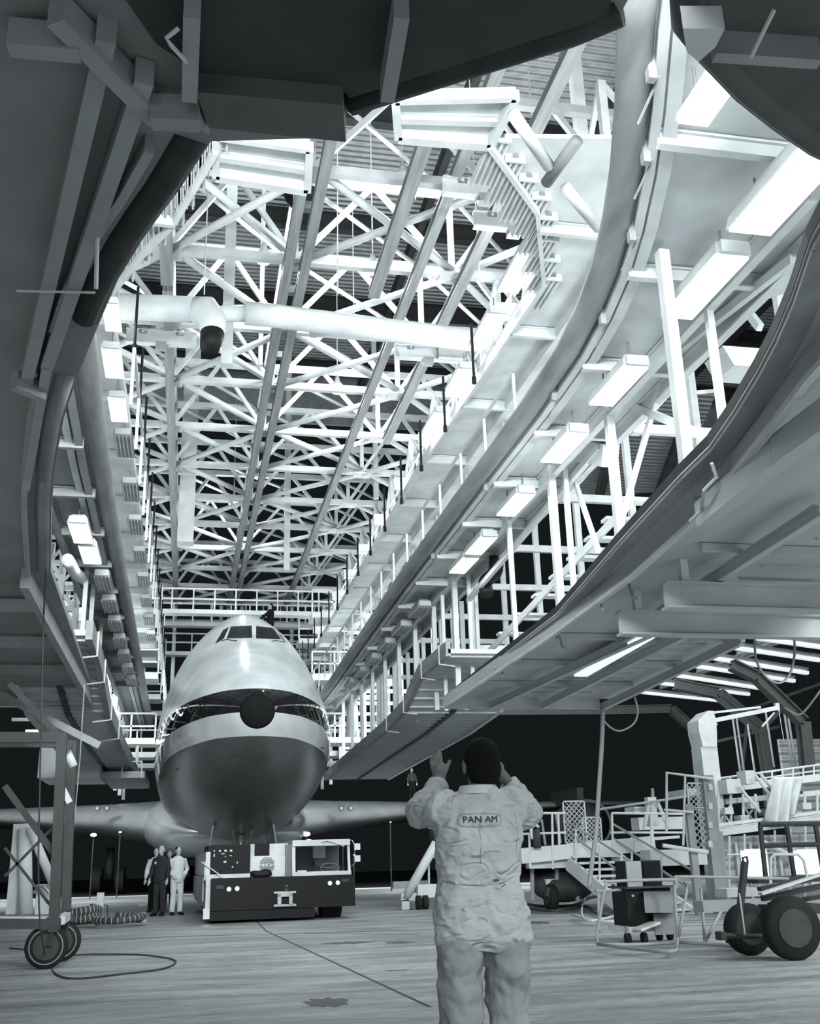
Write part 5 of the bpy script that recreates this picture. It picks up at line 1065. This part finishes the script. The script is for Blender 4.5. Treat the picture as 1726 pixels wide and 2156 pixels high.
for px in range(1512, 1700, 52): part(T2([(px, 1695), (px+26, 1735)], Yd+.5, .03), 'cross_strut', white, t); part(T2([(px+26, 1695), (px, 1735)], Yd+.5, .03), 'cross_strut', white, t)
for a, b_ in (((1590, 1632), (1660, 1730)), ((1600, 1628), (1670, 1722)), ((1555, 1655), (1600, 1710))): part(T2([a, b_], Yd, .045), 'stair_stringer', white, t)
for k in range(7): px = 1522+k*30; part(R2(px, 1775, px+5, 1862, Yd-.15, .1), 'wall_post', white, t)
for k, (px, py) in enumerate(((1526, 1700), (1580, 1688), (1612, 1702), (1690, 1690), (1560, 1716), (1640, 1712))): part(R2(px, py, px+18, py+14, Yd+.3, .4), 'equipment_box', (pale, white, midgrey)[k % 3], t)
for k in range(6): part(T2([(1535+k*32, 1880), (1535+k*32, 1760-k*4)], Yd-.4, .03), 'rail_post', pale, t)
part(T2([(1530, 1800), (1740, 1790)], Yd-.4, .025), 'handrail', pale, t)
part(T2([(1600, 1770), (1660, 1800), (1700, 1815)], Yd-.5, .07), 'slanted_pipe', white, t)
part(R2(1530, 1640, 1560, 1670, Yd+.2, .6), 'equipment_box', white, t); part(R2(1570, 1622, 1590, 1650, Yd+.4, .5), 'equipment_box', pale, t); part(R2(1640, 1665, 1690, 1672, Yd, .4), 'equipment_box', dark, t)
sh_ = MB(); n1, n2 = 28, 16; vs = []
for j in range(n2+1):
    for i in range(n1+1):
        u, v = i/n1, j/n2; q = at(1628+u*62*(1-.15*v)-v*14, 1636+v*92+10*math.sin(u*5)*v, y=Yd-.5); q.y += .16*math.sin(u*17+v*2)*v-.22*math.sin(u*3.1)*v; vs.append(q)
sh_.add(vs, [(j*(n1+1)+i, j*(n1+1)+i+1, (j+1)*(n1+1)+i+1, (j+1)*(n1+1)+i) for j in range(n2) for i in range(n1)]); so_ = sh_.build('draped_sheet', pale, None, True); m_ = so_.modifiers.new('thick', 'SOLIDIFY'); m_.thickness = .015
tag(so_, 'pale sheet draped over the wing dock rail near the right border', 'sheet')
for i, (a, b_) in enumerate((((1572, 1790), (1616, 1846)), ((1682, 1790), (1750, 1840)))):
    tt = thing('light_box', 'glaring upright light box before the wing dock, %s' % ('left one' if i == 0 else 'one at the right border'), 'lamp', at(a[0], b_[1], y=24), 'upright light boxes')
    part(R2(a[0], a[1], b_[0], b_[1], 24, .25), 'lamp_lens', lens, tt); part(R2(a[0]-2, a[1]-3, b_[0]+2, b_[1]+3, 24.26, .1), 'lamp_housing', pale, tt); part(R2(a[0]+15, b_[1], a[0]+19, 1990, 24.1, .08), 'stand', midgrey, tt)
t = thing('tube_rack', 'dark open tube rack in front of the pale wing dock', 'rack', (at(1640, 1870, z=0).x, 18, 0))
for a, b_ in (((1600, 1738), (1612, 1850)), ((1655, 1732), (1672, 1850)), ((1715, 1730), (1735, 1850)), ((1598, 1736), (1740, 1733)), ((1606, 1780), (1740, 1777))): part(T2([a, b_], 18, .045), 'rack_tube', dark, t)
part(T2([(1622, 1860), (1622, 1808), (1630, 1799), (1680, 1799), (1692, 1812), (1700, 1850)], 17, .025), 'handle_tube', pale, t)
part(R2(1595, 1845, 1740, 1858, 17.8, .6), 'rack_base', dark, t)
t = thing('ladder_stand', 'pale ladder stand with a capped mast above the service platform', 'stand', at(1375, 1790, y=24.8))
part(R2(1366, 1678, 1384, 1740, 24.8, .2), 'mast', white, t); part(T2([(1373, 1660), (1374, 1678)], 24.9, .04), 'cap', midgrey, t)
for a in (((1366, 1690), (1356, 1745)), ((1384, 1690), (1408, 1745)), ((1372, 1690), (1372, 1760))): part(T2(list(a), 24.7, .05), 'leg', pale, t)
part(R2(1335, 1698, 1368, 1712, 25, .6), 'tool_box', white, t)
tag(R2(1370, 1788, 1500, 1822, 23.2, .6).build('long_box_beam', white), 'long white box beam below the handrails, left of the dark posts', 'beam')
tag(R2(1345, 1720, 1455, 1746, 26, .5).build('white_panel', pale), 'pale panel behind the platform handrails', 'panel')
tag(R2(1530, 1870, 1600, 1888, 20, .5).build('floor_skid', pale), 'pale steel skid on the floor behind the big wheels', 'skid')
# spray bottle / extinguisher
c = at(1131, 1786, y=23.8); t = thing('gas_bottle', 'dark bottle with a pale curved cap standing on the service platform', 'bottle', c)
part(MB().tube([c, c+Vector((0, 0, .42))], .085, 14), 'bottle', dark, t, True); part(MB().tube([c+Vector((-.12, 0, .2)), c+Vector((-.12, 0, .45)), c+Vector((0, 0, .52)), c+Vector((.06, 0, .45))], .04, 10), 'cap', white, t, True)
# machine hull under the platform
t = thing('trailer', 'low grey trailer with a rounded hull beneath the service platform', 'trailer', (at(1200, 1905, z=0).x, 24.5, 0))
part(MB().ell(at(1185, 1868, y=25), (.75, .6, .34)), 'hull', fr2, t, True); part(R2(1150, 1850, 1215, 1866, 24.6, .6), 'hull_box', pale, t); part(T2([(1155, 1868), (1152, 1885), (1160, 1888)], 24.4, .06), 'hook', dark, t)
c = at(1160, 1895, y=24.6); c.z = .3; wheel(t, c, .3, .2)
# floor hoses at right
for i, (pts, r_) in enumerate((([(1098, 1902), (1150, 1908), (1210, 1905), (1240, 1890), (1300, 1880)], .035), ([(1098, 1912), (1170, 1918), (1230, 1908), (1260, 1925), (1310, 1932), (1320, 1925)], .03), ([(1205, 1925), (1250, 1938), (1300, 1940), (1330, 1935)], .025), ([(1240, 1870), (1228, 1900), (1225, 1925), (1240, 1938), (1290, 1930), (1325, 1922)], .02))):
    tag(MB().tube(crom([at(a, b_, z=r_+.01+.03*i) for a, b_ in pts]), r_, 6).build('floor_hose', dark if i < 2 else pale, None, True), 'hose lying on the floor between the marshaller and the stairs, %s from the back' % ORD[i], 'hose', 'hoses on the floor at the right')
# electronics cart
Yc = 15.0; t = thing('equipment_cart', 'small wheeled cart carrying two stacked black cabinets with hinged flaps', 'cart', (at(1365, 1985, z=0).x, Yc, 0))
part(R2(1320, 1950, 1402, 1962, Yc, .7), 'cart_base', white, t)
cb = part(R2(1321, 1868, 1415, 1952, Yc+.02, .55), 'lower_cabinet', black, t); sub(R2(1330, 1884, 1335, 1888, Yc-.0, .02), 'switch', white, cb); sub(R2(1318, 1866, 1418, 1870, Yc-.05, .7), 'cabinet_top', dark, cb)
cb = part(R2(1321, 1812, 1392, 1867, Yc+.1, .45), 'upper_cabinet', black, t); sub(R2(1320, 1813, 1351, 1867, Yc+.06, .04), 'side_panel', midgrey, cb); sub(R2(1356, 1815, 1388, 1866, Yc+.07, .03), 'speaker_panel', blackmatte, cb)
part(MB().add([at(1354, 1877, y=Yc-.0), at(1417, 1876, y=Yc), at(1421, 1922, y=Yc-.25), at(1358, 1922, y=Yc-.25), at(1354, 1877, y=Yc-.03), at(1417, 1876, y=Yc-.03), at(1421, 1922, y=Yc-.28), at(1358, 1922, y=Yc-.28)], [(0, 1, 2, 3), (7, 6, 5, 4), (0, 4, 5, 1), (1, 5, 6, 2), (2, 6, 7, 3), (3, 7, 4, 0)]), 'hinged_flap', mat('flap_grey', .2, .5), t)
part(R2(1378, 1924, 1420, 1968, Yc-.12, .03), 'lower_flap', mat('flap_grey', .2), t)
part(MB().beam(at(1340, 1958, y=Yc-.15), at(1380, 1942, y=Yc-.1), .25, .03), 'folded_paper', white, t)
for px, py in ((1321, 1972), (1356, 1977), (1388, 1972), (1410, 1968)):
    c = at(px, py, y=Yc+(0 if px < 1370 else .4)); c.z = .075; part(MB().tube([c-Vector((.03, 0, 0)), c+Vector((.03, 0, 0))], .075, 16), 'caster_wheel', tyre, t, True)
    part(MB().box(c.x-.02, c.x+.02, c.y-.02, c.y+.02, .1, .24), 'caster_fork', steel, t)
# tube barriers
def barrier(pts, Ys, label):
    t = thing('tube_barrier', label, 'barrier', at(pts[0][0][0], pts[0][0][1], y=Ys[0]), 'bent tube barriers')
    for q, Y in zip(pts, Ys): part(MB().tube(crom([at(a[0], a[1], y=(a[2] if len(a) > 2 else Y)) for a in q], 4), .022, 8), 'bent_tube', midgrey, t, True)
barrier([[(1258, 1985), (1258, 1960), (1275, 1862), (1283, 1856), (1415, 1852), (1422, 1858), (1424, 1872)], [(1258, 1988, 14.2), (1405, 2004, 12.7), (1424, 1990, 13.5), (1426, 1975, 14)], [(1262, 1960, 14.6), (1260, 1882, 15.2), (1268, 1876, 15.2), (1420, 1868, 15.2)], [(1258, 1988, 14.2), (1330, 1989, 14.2), (1420, 1985, 14.2)]], [14.6, 13.5, 15, 14.2], 'bent grey tube barrier on the floor in front of the equipment cart')
barrier([[(1426, 1975, 14.2), (1420, 1870, 14.6), (1424, 1850, 14.6), (1440, 1846, 14.6), (1660, 1850, 14.6)], [(1426, 1985, 14.2), (1446, 1870, 14.8), (1440, 1858, 14.8)], [(1484, 1985, 14.3), (1475, 1870, 15)], [(1486, 1980, 14.3), (1525, 1905, 15)], [(1428, 1984, 14.3), (1545, 1990, 13.8)]], [14.6]*5, 'second bent grey tube barrier reaching behind the big black wheels')
# tow carts with big wheels
t = thing('tow_cart', 'flat cart with big black wheels and a raised tow handle near the right border', 'cart', (at(1577, 2010, z=0).x, 12.6, 0))
c = at(1575, 1966, y=12.7); c.z = .30; wheelf(t, c, .30, .16, 'big_wheel'); c2 = at(1668, 1975, y=11.9); c2.z = .35; wheelf(t, c2, .35, .18, 'big_wheel')
part(T2([(1552, 1968), (1568, 1815)], 12.4, .045, None, 12), 'tow_handle', dark, t); part(T2([(1565, 1816), (1563, 1806), (1572, 1804), (1574, 1816)], 12.4, .015), 'handle_loop', dark, t)
part(T2([(1518, 1970), (1640, 1972)], 12.4, .03), 'axle_bar', dark, t); part(R2(1518, 1962, 1530, 1980, 12.3, .15), 'hitch_block', dark, t); part(T2([(1556, 1880), (1568, 1968)], 12.35, .01), 'wire', pale, t)
part(R2(1480, 1895, 1620, 1918, 13.6, .3), 'chassis_beam', midgrey, t)
for i, (a, b_) in enumerate((((1600, 1882), (1745, 1835)), ((1605, 1892), (1745, 1862)), ((1598, 1872), (1745, 1845)), ((1620, 1905), (1745, 1885)))): part(B2(a, b_, 12.6+i*.15, .1, (.03, .06, .05, .05)[i]), 'loaded_bar', (pale, dark, dark, dark)[i], t)
part(R2(1640, 1905, 1745, 1925, 12.3, .5), 'cart_bed', dark, t)
for px in (1534,): c = at(px, 1915, y=14); c.z = .12+.0; part(MB().tube([c-Vector((.05, 0, 0)), c+Vector((.05, 0, 0))], .12, 16), 'small_wheel', tyre, t, True)
for i, (px, py) in enumerate(((1455, 1935), (1477, 1926), (1470, 1890))):
    pass
